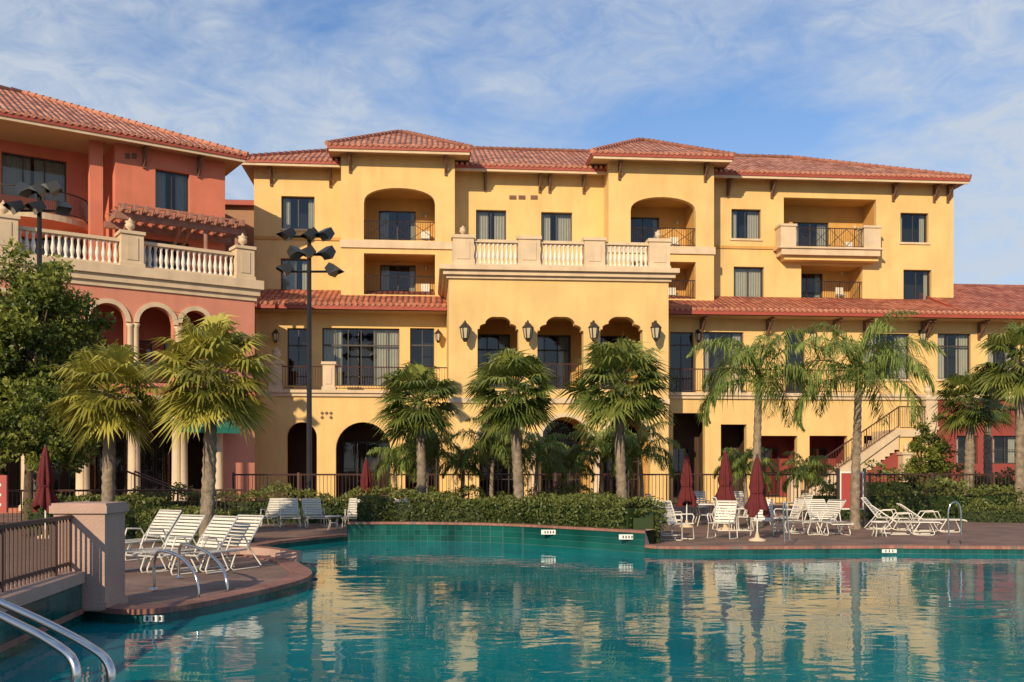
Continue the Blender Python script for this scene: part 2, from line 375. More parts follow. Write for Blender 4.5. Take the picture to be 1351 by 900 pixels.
o3=op(628,668,277,317,0); o4=op(714,755,280,320,0)
wall(w,A1,B0,ZB,ZT,0,[o3,o4],YEL); simplewin(o3,0,curt=.45); simplewin(o4,0,curt=.5)
o5=op(965,1004,276,315,0); o6=op(1188,1225,281,320,0); o7=op(968,1008,352,394,0); o8=op(1192,1229,356,396,0)
o9=op(1052,1140,262,333,0,dep=.3); o10=op(1057,1138,350,395,0,dep=.3)
o9[0]=U(1034,0); o9[1]=U(1156,0)
wall(w,B1,uR,ZB,ZT,0,[o5,o6,o7,o8,o9,o10],YEL)
for o,c in ((o5,.42),(o6,.3),(o7,.5),(o8,.2)): simplewin(o,0,curt=c)
def patioset(a,b,z,v):
    """balcony chair: seat, back, legs"""
    x=(a+b)/2
    for dx in (-.22,.22):
        for dv in (-.2,.2): gl.tube([(x+dx,v+dv,z),(x+dx,v+dv,z+.42)],.02,WPLATE,4)
        gl.tube([(x+dx,v-.2,z+.42),(x+dx,v-.28,z+.95)],.02,WPLATE,4)
    gl.box(x-.24,x+.24,v-.22,v+.22,z+.42,z+.46,CHAIR)
    gl.box(x-.24,x+.24,v-.28,v-.24,z+.55,z+.95,CHAIR)
def balcony(o,v,dep,rail,doorfrac=(.2,.72),cross=False,m=YEL2,railz=1.05,dh=2.2):
    a,b,c,d=o[:4]
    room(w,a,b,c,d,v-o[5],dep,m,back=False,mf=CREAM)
    vb=v-o[5]-dep
    x0=a+(b-a)*doorfrac[0]; x1=a+(b-a)*doorfrac[1]; zd=min(c+dh,d-.12)
    D=[x0,x1,c+.02,zd,'rect',.12]
    wall(w,a,b,c,d,vb,[D],m); window(gl,x0,x1,c+.02,zd,vb-.12,2,1,.22)
    if rail: railing(ir,a,b,c,c+railz,v-.12,cross=cross)
    gl.lathe(b-.5,vb+.05,[(.05,c+2.05),(.10,c+2.0),(.10,c+1.85),(.04,c+1.8)],LGLASS,8)
    patioset(x1,b,c+.01,vb+.7)
balcony(o9,0,1.5,False,(.22,.62)); balcony(o10,0,1.5,True,(.05,.55),dh=2.0)
zf=o9[2]
w.box(U(1031,.9),U(1161,.9),.004,.95,zf-.38,zf-.02,CREAM); w.box(U(1027,.9),U(1165,.9),.002,1.05,zf-.02,zf+.08,CREAM)
w.box(U(1034,.6),U(1158,.6),.003,.7,zf-.62,zf-.38,YEL)
for (p0,p1) in ((1030,1050),(1140,1162)):
    a,b=U(p0,.9),U(p1,.9); w.box(a,b,.08,.92,zf+.08,zf+1.25,CREAM); w.box(a-.06,b+.06,.05,.98,zf+1.25,zf+1.38,CREAM)
railing(ir,U(1050,.9),U(1140,.9),zf+.08,zf+1.2,.8,cross=True)
for x in (uL,uR): w.poly([(x,0,0),(x,-14,0),(x,-14,ZT),(x,0,ZT)],YEL)
w.poly([(uL,-14,0),(uR,-14,0),(uR,-14,ZT),(uL,-14,ZT)],YEL)
def tower(a,b,v,ztop,ops):
    wall(w,a,b,ZB,ztop,v,ops,YEL)
    for x in (a,b): w.poly([(x,v,ZB),(x,-1,ZB),(x,-1,ztop),(x,v,ztop)],YEL)
    w.box(a-.06,b+.06,v+.003,v+.10,Z(520,325,v)-.12,Z(520,318,v),CREAM)
t1=op(480,574,248,317,1.5,'seg',.35); t2=op(480,574,335,389,1.5,'rect',.35)
tower(A0,A1,1.5,19.2,[t1,t2]); balcony(t1,1.5,1.9,True,(.18,.72),cross=True); balcony(t2,1.5,1.9,True,(.2,.72),dh=2.1)
t3=op(832,918,260,325,1.5,'seg',.35); t4=op(832,918,345,394,1.5,'rect',.35)
tower(B0,B1,1.5,19.2,[t3,t4]); balcony(t3,1.5,1.9,True,(.08,.58),cross=True); balcony(t4,1.5,1.9,True,(.1,.5),dh=2.0)
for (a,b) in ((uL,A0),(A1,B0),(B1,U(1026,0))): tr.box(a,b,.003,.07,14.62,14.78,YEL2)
for p in (672,684,700): tr.box(U(p,0),U(p+9,0),.004,.04,Z(p,263,0),Z(p,258,0),WOOD)
hip(rf,U(315,1),U(1281,1),1.0,-15,18.8,22.1,uL+7.6,uR-7.3,-6.5)
hip(rf,U(431,2.5),U(622,2.5),2.5,-11,19.2,22.0,(A0+A1)/2-.2,(A0+A1)/2+.2,-3.6)
hip(rf,U(781,2.5),U(969,2.5),2.5,-11,19.2,21.95,(B0+B1)/2-.2,(B0+B1)/2+.2,-3.6)
for p in (358,436,640,712,725,770,960,1018,1178,1232,1250): bracket(tr,U(p,0),.004,18.58)
for p in (462,588,817,930): bracket(tr,U(p,1.5),1.504,18.98)
# lower two-storey wing, left
V2=3.0; V1=5.5; F2=5.75; PV=8.0
PL=U(592,PV); PR=U(882,PV)
la=U(337,V2); 
ops=[op(379,408,433,500,V2,dep=.15),op(425,527,433,500,V2,dep=.15),op(541,573,433,500,V2,dep=.15)]
for o in ops: o[2]=F2+.5
wall(w,la,PL,F2-.3,10.6,V2,ops,YEL)
window(gl,*ops[0][:4],V2-.15,2,1,.0,trans=.9); window(gl,*ops[1][:4],V2-.15,6,1,.35,trans=.9); window(gl,*ops[2][:4],V2-.15,2,1,.0,trans=.9)
w.poly([(la,V2,0),(la,-1,0),(la,-1,11),(la,V2,11)],YEL)
def shed(a,b,v0,z0,v1,z1,m=TILE2):
    roofface(rf,[(a,v1,z1),(b,v1,z1),(b,v0,z0),(a,v0,z0)],m)
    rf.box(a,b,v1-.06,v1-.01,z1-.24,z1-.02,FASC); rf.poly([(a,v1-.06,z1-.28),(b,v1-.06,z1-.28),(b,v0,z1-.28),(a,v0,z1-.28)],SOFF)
    rf.poly([(a,v1,z1),(a,v0,z0),(a,v0,z1-.28),(a,v1,z1-.28)],FASC); rf.poly([(b,v1,z1),(b,v0,z0),(b,v0,z1-.28),(b,v1,z1-.28)],FASC)
    n=int((b-a)/.3)
    for i in range(n):
        x=a+(i+.5)*(b-a)/n; rf.tube([(x,v1-.15,z1+.07),(x,v1+.05,z1+.01)],.10,CAPT,6)
shed(U(330,4.3),PL-.02,.02,11.85,4.3,10.35)
for p in (365,578): lantern(ir,U(p,V2),V2,Z(p,440,V2),.9)
ga=U(331,V1)
gops=[op(378,418,557,634,V1,'arch',.4),op(443,515,557,634,V1,'arch',.4),op(535,580,562,634,V1,'arch',.4)]
for o in gops: o[2]=.35
wall(w,ga,PL,.0,F2-.25,V1,gops,YEL)
for i,o in enumerate(gops):
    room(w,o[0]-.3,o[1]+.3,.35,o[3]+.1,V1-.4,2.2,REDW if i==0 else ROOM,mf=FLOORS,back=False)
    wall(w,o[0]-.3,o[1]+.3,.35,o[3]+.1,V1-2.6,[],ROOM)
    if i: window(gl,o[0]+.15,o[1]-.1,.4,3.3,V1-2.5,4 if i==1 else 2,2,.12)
w.box(ga,PL,V2-.01,V1+.12,F2-.25,F2,CREAM); w.box(ga,PL,V1+.003,V1+.22,F2-.08,F2+.07,CREAM)
railing(ir,U(362,V1),U(427,V1),F2+.07,F2+1.25,V1,RUST); railing(ir,U(441,V1),PL-.02,F2+.07,F2+1.25,V1,RUST)
for p in (434,364): pedestal(w,U(p,V1),V1-.15,F2+.07,F2+1.35,.6)
urn(w,U(364,V1),V1-.15,F2+1.48,.9)
for dz in (0,.22):
    for dx in (-.22,0,.22):
        if (dz,dx)!=(0,0): 
            c=U(431,V1)+dx; zz=Z(431,551,V1)+dz
            tr.prism([(c-.1,zz),(c,zz+.1),(c+.1,zz),(c,zz-.1)],V1+.003,V1+.02,WOOD)
# lower wing, right
rE=U(1420,V2)
specs=[(884,915,438,515,2,0),(928,981,438,515,3,.3),(1036,1062,438,500,1,.0),(1140,1200,440,500,4,.3),(1237,1281,440,500,3,.35),(1303,1340,441,499,3,.35)]
ops=[op(a,b,c,d,V2,dep=.15) for a,b,c,d,_,_ in specs]
for o in ops[:3]: o[2]=F2+.1
wall(w,PR,rE,F2-.3,10.6,V2,ops,YEL)
for o,s in zip(ops,specs):
    window(gl,*o[:4],V2-.15,s[4],1,s[5],trans=.7)
    if s[0]>1100: tr.box(o[0]-.1,o[1]+.1,V2+.003,V2+.08,o[2]-.14,o[2]-.003,CREAM)
shed(PR+.02,U(1262,3.0),.02,11.85,4.3,10.35)
shed(U(1262,3.0)+.01,rE+8,-4.5,13.7,4.3,10.35)
w.poly([(rE,V2,0),(rE,-10,0),(rE,-10,10.6),(rE,V2,10.6)],YEL)
roofface(rf,[(rE+8,-13,10.35),(uR,-13,10.35),(uR,-4.5,13.7),(rE+8,-4.5,13.7)],TILE2)
for p in (925,1012,1100,1140,1216,1222,1291): bracket(tr,U(p,V2),V2+.004,10.08,1.0)
for p in (919,1070,1213): lantern(ir,U(p,V2),V2,Z(p,440,V2),.9)
gR=U(1236,V1)
gops=[op(888,930,545,640,V1,'rect',.4),op(951,985,560,640,V1,'rect',.4),op(1000,1052,575,640,V1,'rect',.4),op(1068,1118,575,640,V1,'rect',.4),op(1140,1172,575,640,V1,'rect',.4)]
for o in gops: o[2]=.35
wall(w,PR,gR,0,F2-.25,V1,gops,YEL)
for i,o in enumerate(gops):
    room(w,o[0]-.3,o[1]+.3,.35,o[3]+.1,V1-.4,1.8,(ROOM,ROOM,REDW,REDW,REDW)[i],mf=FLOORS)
    window(gl,o[0]+.25,o[1]-.25,.4,3.0,V1-2.05,2,2,.35)
w.box(PR,gR,V2-.01,V1+.12,F2-.25,F2,CREAM); w.box(PR,gR,V1+.003,V1+.22,F2-.08,F2+.07,CREAM)
railing(ir,PR+.02,U(960,V1),F2+.07,F2+1.3,V1,RUST); railing(ir,U(975,V1),U(1160,V1),F2+.07,F2+1.3,V1,RUST)
pedestal(w,U(967,V1),V1-.15,F2+.07,F2+1.35,.6)
w.poly([(gR,V1,0),(gR,V2,0),(gR,V2,F2),(gR,V1,F2)],YEL)
rops=[op(1262,1290,575,612,V2+.6,'rect',.15),op(1310,1345,575,612,V2+.6,'rect',.15)]
wall(w,gR,rE,0,F2-.05,V2+.6,rops,REDW)
for o in rops: window(gl,*o[:4],V2+.45,2,2,.3)
w.box(gR+.01,rE,V2+.01,V2+.75,F2-.05,F2+.2,CREAM)
# stair with landing
SV0,SV1=7.2,8.6
s0,s1,s2=U(1052,SV1),U(1186,SV1),U(1236,SV1); zl=Z(1210,567,SV1); 
n=22
for i in range(n):
    z=.1+(zl-.1)*(i+1)/n; w.box(s0+(s1-s0)*i/n,s0+(s1-s0)*(i+1)/n,SV0,SV1,max(0,z-1.0),z,CREAM)
w.box(s1,s2,SV0-1.6,SV1,zl-.35,zl,CREAM)
w.box(s1+.1,s1+.75,SV0,SV1-.1,0,zl-.35,YEL); w.box(s2-.75,s2-.1,SV0,SV1-.1,0,zl-.35,YEL)
w.prism([(s0+.4,.12),(s1,zl-.25),(s1,zl+.12),(s0,.42)],SV1+.003,SV1+.12,CREAM)
w.prism([(s0+1.6,.1),(s1,.1),(s1,zl-1.05),(s0+1.6,.5)],SV0+.1,SV1-.05,REDW)
railing(ir,s0,s1,.45,1.5,SV1+.05,RUST,zb=zl+.1); railing(ir,s1,s2-.4,zl,zl+1.15,SV1-.05,RUST,sp=.11)
pedestal(w,s2-.25,SV1-.3,zl,zl+1.5,.6); urn(w,s2-.25,SV1-.3,zl+1.64,.9)
pedestal(w,s1+.25,SV1+.2,0,Z(1185,600,SV1),.55); urn(w,s1+.25,SV1+.2,Z(1185,600,SV1)+.14,.5)
pedestal(w,s0-.2,SV1+.05,0,1.7,.5)
# PORTICO
ptop=11.35
fo=[op(630,684,418,505,PV,'foil',.6),op(709,770,418,505,PV,'foil',.6),op(792,848,418,505,PV,'foil',.6)]
zb=F2
for o in fo: o[2]=zb
go=[op(632,691,550,640,PV,'arch',.5),op(714,778,550,640,PV,'arch',.5),op(796,858,550,640,PV,'arch',.5)]
for o in go: o[2]=.3
wall(w,PL,PR,0,ptop,PV,fo+go,YEL)
for x in (PL,PR): w.poly([(x,PV,0),(x,0,0),(x,0,ptop),(x,PV,ptop)],YEL)
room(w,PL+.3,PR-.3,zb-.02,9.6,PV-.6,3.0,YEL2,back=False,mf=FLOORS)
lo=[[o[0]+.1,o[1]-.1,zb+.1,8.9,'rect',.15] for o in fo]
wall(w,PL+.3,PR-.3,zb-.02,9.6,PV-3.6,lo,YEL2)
for o in lo: window(gl,*o[:4],PV-3.75,3,1,.3,trans=.8)
for o in fo:
    railing(ir,o[0],o[1],zb,zb+1.25,PV-.2,RUST,sp=.11)
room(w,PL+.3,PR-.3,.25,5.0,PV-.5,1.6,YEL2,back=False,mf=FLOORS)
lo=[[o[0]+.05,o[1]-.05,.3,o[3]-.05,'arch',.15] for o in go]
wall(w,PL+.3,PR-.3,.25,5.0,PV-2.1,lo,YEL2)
for o in lo:
    a,b,c,d=o[:4]; cx=(a+b)/2; r=(b-a)/2; sp=d-min(r,(d-c)*.6); v=PV-2.3
    gl.poly([(a,v,c),(b,v,c),(b,v,d),(a,v,d)],GLASS); room(gl,a,b,c,d,v-.1,1.5,ROOM)
    for x in (a+.05,cx-.55,cx,cx+.55,b-.05): gl.box(x-.035,x+.035,v-.03,v+.05,c,sp,FRAME)
    gl.box(a,b,v-.04,v+.055,sp-.05,sp+.06,FRAME)
    for k in range(1,8):
        an=math.pi*k/8; gl.tube([(cx,v+.02,sp),(cx+r*math.cos(an),v+.02,sp+r*math.sin(an))],.025,FRAME,4)
    gl.tube([(cx+r*.55*math.cos(math.pi*k/12),v+.02,sp+r*.55*math.sin(math.pi*k/12)) for k in range(13)],.025,FRAME,4)
    for z in (1.3,2.2): gl.box(a,b,v-.02,v+.04,z,z+.04,FRAME)
def archtrim(mb,o,v,m=CREAM,t=.18,p=.06):
    cv=head_curve(o[0],o[1],o[2],o[3],o[4])
    cx=(o[0]+o[1])/2; out=[]
    zc=cv[0][1]
    for (x,z) in cv:
        dx,dz=x-cx,z-zc; L=math.hypot(dx,dz) or 1; out.append((x+dx/L*t,z+dz/L*t))
    for i in range(len(cv)-1):
        a,b,c,d=cv[i],cv[i+1],out[i+1],out[i]
        mb.poly([(q[0],v+p,q[1]) for q in (a,b,c,d)],m)
        mb.poly([(d[0],v,d[1]),(c[0],v,c[1]),(c[0],v+p,c[1]),(d[0],v+p,d[1])],m)
        mb.poly([(a[0],v,a[1]),(b[0],v,b[1]),(b[0],v+p,b[1]),(a[0],v+p,a[1])],m)
for o in go: archtrim(tr,o,PV+.002)
for x in ((go[0][1]+go[1][0])/2,(go[1][1]+go[2][0])/2):
    w.lathe(x,PV+.35,[(.34,.3),(.34,.5),(.26,.55),(.25,.7),(.22,2.9),(.26,2.95),(.24,3.05),(.34,3.25),(.36,3.4)],CREAM,16)
    w.box(x-.42,x+.42,PV+.003,PV+.75,3.4,3.6,CREAM); w.box(x-.40,x+.40,PV+.004,PV+.72,.1,.3,CREAM)
tr.box(PL-.03,PR+.03,PV+.003,PV+.10,5.05,5.3,CREAM)
for k,(z0,z1,e) in enumerate(((ptop-.28,ptop-.12,.12),(ptop-.12,ptop+.1,.28),(ptop+.1,ptop+.32,.45))):
    w.box(PL-e,PR+e,.2,PV+e,z0,z1,CREAM)
bz0=ptop+.32; bz1=13.0; BV=PV-.1
pts=[(597,625),(683,712),(770,797),(855,882)]
cs=[]
for a,b in pts:
    x0,x1=U(a,BV),U(b,BV); 
    cs.append((x0,x1)); w.box(x0,x1,BV-.35,BV+.3,bz0,bz1,CREAM); w.box(x0-.06,x1+.06,BV-.41,BV+.36,bz1,bz1+.16,CREAM); w.box(x0-.04,x1+.04,BV-.39,BV+.34,bz0,bz0+.15,CREAM)
    w.box(x0+.2,x1-.2,BV+.3,BV+.33,bz0+.32,bz1-.16,CREAM)
for i in range(3): balustrade(tr,cs[i][1]+.005,cs[i+1][0]-.005,bz0,bz1-.02,BV,WHITE,CREAM,.21)
for x in (cs[0][0]+.3,cs[3][1]-.3):
    w.box(x-.16,x+.16,1.6,BV-.42,bz0,bz0+.15,CREAM); w.box(x-.18,x+.18,1.6,BV-.42,bz1-.15,bz1-.02,CREAM)
    for i in range(20):
        v=1.9+i*.29
        tr.lathe(x,v,[(.085,bz0+.15),(.05,bz0+.25),(.105,bz0+.5),(.045,bz0+.95),(.085,bz1-.16)],WHITE,8)
for x in (cs[0][0]+.5,cs[3][0]+.5): urn(w,x,BV,bz1+.16,.6)
for p in (613,695,781,862): lantern(ir,U(p,PV),PV,Z(p,432,PV),1.25)
w.obj('walls',hotel); rf.obj('tiled_roof',hotel); gl.obj('windows',hotel); tr.obj('trim_and_brackets',hotel); ir.obj('iron_railings_and_lanterns',hotel)

# ------------------------------------------------------------------ PINK BUILDING
L=Frame((297-CX)/FP*50,50,34); LU=L.U; LZ=L.Z
pink=empty('pink_hotel_building')
w=MB(L); rf=MB(L); gl=MB(L); tr=MB(L); ir=MB(L)
def lop(px0,px1,py0,py1,v,kind='rect',dep=.2):
    return [LU(px0,v),LU(px1,v),LZ((px0+px1)/2,py1,v),LZ((px0+px1)/2,py0,v),kind,dep]
ze=LZ(325,205,1.0); TF=10.75; TV=4.0
x0=LU(-260,0); xm=LU(152,0)
o1=lop(205,250,226,277,0); o2=lop(190,250,317,372,0)
wall(w,xm,0,TF-.2,ze+.1,0,[o1,o2],PINK)
window(gl,*o1[:4],-.2,2,1,.35); window(gl,*o2[:4],-.2,2,1,.2)
w.poly([(0,0,0),(0,-12,0),(0,-12,ze),(0,0,ze)],PINK)
w.poly([(xm,0,TF-.2),(xm,-2.6,TF-.2),(xm,-2.6,ze+.1),(xm,0,ze+.1)],PINK)
o3=lop(2,88,206,262,-2.6); o4=lop(-120,-30,206,262,-2.6); o6=lop(20,110,310,380,-2.6)
wall(w,x0,xm,TF-.2,ze+.1,-2.6,[o3,o4,o6],PINK)
for o in (o3,o4,o6): window(gl,*o[:4],-2.8,3,1,.4)
w.box(LU(118,-.4),LU(135,-.4),-.7,-.25,TF,ze-.1,PINK)
bc=LU(40,-2.6); bf=LZ(60,283,-1); Rb=LU(122,-1.5)-bc
ring=[(bc+Rb*math.cos(a),-2.6+2.0*math.sin(a)) for a in [math.pi*i/24 for i in range(25)]]
for i in range(24):
    (a,b),(c,d)=ring[i],ring[i+1]
    w.poly([(a,b,bf-.3),(c,d,bf-.3),(c,d,bf),(a,b,bf)],CREAM)
    w.poly([(a,b,bf),(c,d,bf),(bc,-2.6,bf)],CREAM)
    w.poly([(a,b,bf-.3),(c,d,bf-.3),(bc,-2.6,bf-.9)],PINK)
ir.tube([(p[0],p[1],bf+1.1) for p in ring],.035,IRON,5); ir.tube([(p[0],p[1],bf+.12) for p in ring],.025,IRON,5)
for i in range(97):
    a=math.pi*i/96; p=(bc+Rb*math.cos(a),-2.6+2.0*math.sin(a)); ir.tube([(p[0],p[1],bf),(p[0],p[1]+.0,bf+1.1)],.013,IRON,4,cap=False)
hip(rf,x0-2,LU(327,1.0),1.0,-16,ze,ze+3.9,x0+8,-8.3,-7.5)
for p in (190,262,): bracket(tr,LU(p,0),.004,ze-.22)
tr.box(LU(165,0),LU(171,0),.004,.04,LZ(165,209,0),LZ(165,202,0),WOOD); tr.box(LU(174,0),LU(180,0),.004,.04,LZ(174,209,0),LZ(174,202,0),WOOD)
# pergola
pz=LZ(235,290,2.6); pa=LU(152,2.6); pb=LU(324,2.6)
for v in (.35,2.5): tr.box(pa,pb,v-.09,v+.09,pz-.3,pz,PERG)
n=12
for i in range(n):
    x=pa+.3+(pb-pa-.6)*i/(n-1); tr.box(x-.07,x+.07,.01,3.2,pz+.002,pz+.28,PERG)
for i in range(4):
    v=.6+i*.7; tr.box(pa+.1,pb-.1,v-.04,v+.04,pz+.285,pz+.36,PERG)
for x in (pa+.6,(pa+pb)/2,pb-2.6):
    tr.tube([(x,.02,pz-1.5),(x,2.4,pz-.28)],.08,PERG,4)
for x in (pb-.4,pb-1.9): tr.tube([(x,2.5,TF),(x,2.5,pz-.3)],.10,PERG,6)
tb=LU(336,TV); xa=LU(-260,TV)
ar=[lop(118,166,400,460,TV,'arch',.45),lop(183,229,405,460,TV,'arch',.45),lop(240,276,410,460,TV,'arch',.45),lop(48,96,392,460,TV,'arch',.45),lop(-30,24,385,460,TV,'arch',.45)]
zh=5.7
for o in ar: o[2]=zh+.0
lowo=[]
for o in ar: lowo.append([o[0]-.25,o[1]+.25,.2,4.5,'rect',.45])
wall(w,xa,tb,0,TF-.9,TV,ar+lowo,PINK2)
for o in ar: archtrim(tr,o,TV+.002,CREAM,.2,.08)
room(w,xa+.2,tb-.3,zh,9.7,TV-.45,3.0,PINK,mf=FLOORS); room(w,xa+.2,tb-.3,.2,4.9,TV-.45,3.6,ROOM,mf=FLOORS)
for o in ar:
    window(gl,o[0]+.1,o[1]-.1,zh+.05,8.0,TV-3.40,2,2,.0); railing(ir,o[0],o[1],zh,zh+1.1,TV-.2,RUST)
for o in lowo: window(gl,o[0]+.1,o[1]-.1,.3,3.2,TV-4.0,4,2,.15)
for o in ar:
    for x in (o[0]-.15,o[1]+.15):
        w.lathe(x,TV+.16,[(.16,zh+.2),(.13,zh+.35),(.12,o[3]-1.0),(.19,o[3]-.85)],CREAM,10)
for i,o in enumerate(lowo):
    for x in (o[0]-.05,o[1]+.05):
        w.lathe(x,TV+.32,[(.33,.1),(.33,.3),(.25,.38),(.22,3.9),(.3,4.0),(.33,4.25)],CREAM,14)
w.poly([(tb,TV,0),(tb,-2,0),(tb,-2,TF),(tb,TV,TF)],PINK2)
tr.box(xa,tb+.05,TV+.003,TV+.16,4.75,5.15,CREAM); tr.box(xa,tb+.05,TV+.003,TV+.1,5.15,5.5,PINK)
for z0,z1,e in ((TF-.95,TF-.72,.08),(TF-.72,TF-.42,.2),(TF-.42,TF,.34)): w.box(xa,tb+e,-2.0,TV+e,z0,z1,CREAM)
rt=TF+1.25
peds=[LU(5,TV),LU(173,TV),LU(322,TV)]; pw=[1.0,.95,.85]
peds=[peds[0]-7.5]+peds; pw=[1.0]+pw
for x,q in zip(peds,pw): pedestal(w,x,TV-.2,TF,rt+.18,q)
for x in peds[1:]: urn(w,x,TV-.2,rt+.32,.8)
for i in range(len(peds)-1): balustrade(tr,peds[i]+pw[i]/2+.005,peds[i+1]-pw[i+1]/2-.005,TF,rt,TV-.2,WHITE,CREAM,.24)
aa,ab=LU(222,TV),LU(302,TV); az=LZ(260,548,TV)
tr.poly([(aa,TV+.02,az),(ab,TV+.02,az),(ab,TV+1.5,az-.6),(aa,TV+1.5,az-.6)],AWN); tr.poly([(ab,TV+1.5,az-.6),(aa,TV+1.5,az-.6),(aa,TV+1.5,az-.85),(ab,TV+1.5,az-.85)],AWN)
tr.poly([(ab,TV+.02,az),(ab,TV+1.5,az-.6),(ab,TV+.02,az-.6)],AWN)
w.obj('walls',pink); rf.obj('tiled_roof',pink); gl.obj('windows',pink); tr.obj('trim_pergola_and_balusters',pink); ir.obj('iron_railings',pink)
lk=MB(M); a,b=U(285,-3),U(345,-3)
lk.box(a-3,b,-9,-3,0,17.2,mat('brown_stucco',(.33,.19,.12),.9,.08,1,.3,25)); lk.box(a-3.2,b,-9.2,-2.6,17.2,17.45,FASC)
roofface(lk,[(a-3.2,-2.6,17.45),(b,-2.6,17.45),(b,-6,18.4),(a-3.2,-6,18.4)],TILE)
lk.obj('connecting_wing')

# ------------------------------------------------------------------ GROUND, DECK, POOL
def G(px,py,z=0):
    D=(CH-z)*FP/(py-HZ); return ((px-CX)/FP*D,D)
WZ=-.16
pen=[G(114,801),G(160,807),G(205,806),G(255,799),G(310,788),G(355,778),G(390,769),G(407,762),G(410,756),G(400,749),G(385,741),G(350,735)]
def chaik(pts,k=2):
    for _ in range(k):
        o=[pts[0]]
        for a,b in zip(pts[:-1],pts[1:]): o+=[(a[0]*.75+b[0]*.25,a[1]*.75+b[1]*.25),(a[0]*.25+b[0]*.75,a[1]*.25+b[1]*.75)]
        o.append(pts[-1]); pts=o
    return pts
pen=chaik(pen)
plant=chaik([(-4.54,27.2),(-2.8,27.3),(-.73,26.8),(.68,25.8),(2.1,24.4),(3.13,23.3)])
wallL=[(-4.0,-4),(-4.5,4),(-5.2,10),(-5.52,12.6)]
pool=wallL+pen+[(-6.2,22.2),(-5.8,24.5),(-5.0,26.3)]+plant+[(3.4,22.95),(4.5,22.8),(6.5,22.9),(8.8,23.1),(12,22.8),(16,22.2),(24,21),(26,8),(24,-4)]
outer=[(-45,-12),(-45,62),(60,62),(60,-12)]
def sheet(outer,hole,z,m,name):
    a=[Vector((*p,0)) for p in outer]; h=[Vector((*p,0)) for p in hole]
    T=tessellate_polygon([a,h]); P=a+h
    me=bpy.data.meshes.new(name); me.from_pydata([(p.x,p.y,z) for p in P],[],[tuple(t) for t in T]); me.materials.append(m)
    o=bpy.data.objects.new(name,me); bpy.context.scene.collection.objects.link(o); return o
sheet(outer,pool,0,PAVER,'pool_deck')
sheet([(-900,-900),(-900,900),(900,900),(900,-900)],outer,-.004,GRND,'ground')
me=MB(); me.poly([(p[0],p[1],WZ) for p in [(-7.2,-5),(27,-5),(27,28),(-7.2,28)]],WATER); me.obj('pool_water')
pe=MB()
N=len(pool)
def offs(poly,d):
    out=[]; n=len(poly)
    for i in range(n):
        a=Vector(poly[i-1]);b=Vector(poly[i]);c=Vector(poly[(i+1)%n])
        t1=(b-a).normalized(); t2=(c-b).normalized(); t=(t1+t2)
        t=t.normalized() if t.length>1e-3 else t1
        nn=Vector((-t.y,t.x)); out.append((b.x+nn.x*d,b.y+nn.y*d))
    return out
area=sum(pool[i][0]*pool[(i+1)%N][1]-pool[(i+1)%N][0]*pool[i][1] for i in range(N)); sg=1 if area<0 else -1
oo=offs(pool,.32*sg); ii=offs(pool,-.035*sg)
for i in range(N):
    j=(i+1)%N; a,b=pool[i],pool[j]
    pe.poly([(a[0],a[1],-.5),(b[0],b[1],-.5),(b[0],b[1],-.04),(a[0],a[1],-.04)],GTILE)
    pe.poly([(*ii[i],-.04),(*ii[j],-.04),(*ii[j],.03),(*ii[i],.03)],COPING)
    pe.poly([(*ii[i],.03),(*ii[j],.03),(*oo[j],.03),(*oo[i],.03)],COPING)
    pe.poly([(*oo[i],.0),(*oo[j],.0),(*oo[j],.03),(*oo[i],.03)],COPING)
    pe.poly([(*ii[i],-.04),(*ii[j],-.04),(b[0],b[1],-.04),(a[0],a[1],-.04)],COPING)
def plate(px,py,w_=.34):
    x,y=G(px,py,-.02); pe.poly([(x-w_/2,y-.06,-.11),(x+w_/2,y-.06,-.11),(x+w_/2,y-.06,-.03),(x-w_/2,y-.06,-.03)],WPLATE)
    for k in (-.08,0,.08): pe.box(x+k-.012,x+k+.012,y-.066,y-.062,-.095,-.045,IRON)
plate(1172,724); plate(205,810,.26)
pe.obj('pool_coping')
pl=MB(); PT=.36
for i in range(len(plant)-1):
    a,b=plant[i],plant[i+1]
    pl.poly([(a[0],a[1]-.06,WZ-.3),(b[0],b[1]-.06,WZ-.3),(b[0],b[1]-.06,PT-.06),(a[0],a[1]-.06,PT-.06)],GTILE)
    pl.poly([(a[0],a[1]-.1,PT-.06),(b[0],b[1]-.1,PT-.06),(b[0],b[1]-.1,PT),(a[0],a[1]-.1,PT)],COPING)
    pl.poly([(a[0],a[1]-.1,PT),(b[0],b[1]-.1,PT),(b[0]+.1,b[1]+.25,PT),(a[0]+.1,a[1]+.25,PT)],COPING)
    pl.poly([(a[0],a[1]+.2,PT-.05),(b[0],b[1]+.2,PT-.05),(b[0],30.5,PT-.05),(a[0],30.5,PT-.05)],SOIL)
a=plant[-1]; pl.poly([(a[0],a[1]-.1,-.4),(a[0]+.3,a[1]+.5,-.4),(4.2,30.5,-.4),(4.2,30.5,PT),(a[0]+.3,a[1]+.5,PT),(a[0],a[1]-.1,PT)],BEIGE)
pl.poly([(a[0],a[1]-.1,-.05+PT),(a[0]+.3,a[1]+.5,PT-.05),(4.2,30.5,PT-.05),(3.13,30.5,PT-.05)],SOIL)
a=plant[0]; pl.poly([(a[0],a[1]-.1,-.3),(a[0],30.5,-.3),(a[0],30.5,PT),(a[0],a[1]-.1,PT)],BEIGE)
for (x,y) in ((.95,25.42),(2.75,23.62)):
    pl.box(x-.2,x+.2,y-.12,y-.10,PT-.22,PT-.10,WPLATE)
    for k in (-.1,-.03,.04,.11): pl.box(x+k-.015,x+k+.015,y-.126,y-.122,PT-.19,PT-.13,IRON)
pl.obj('raised_planter_wall')
lw=MB(); 
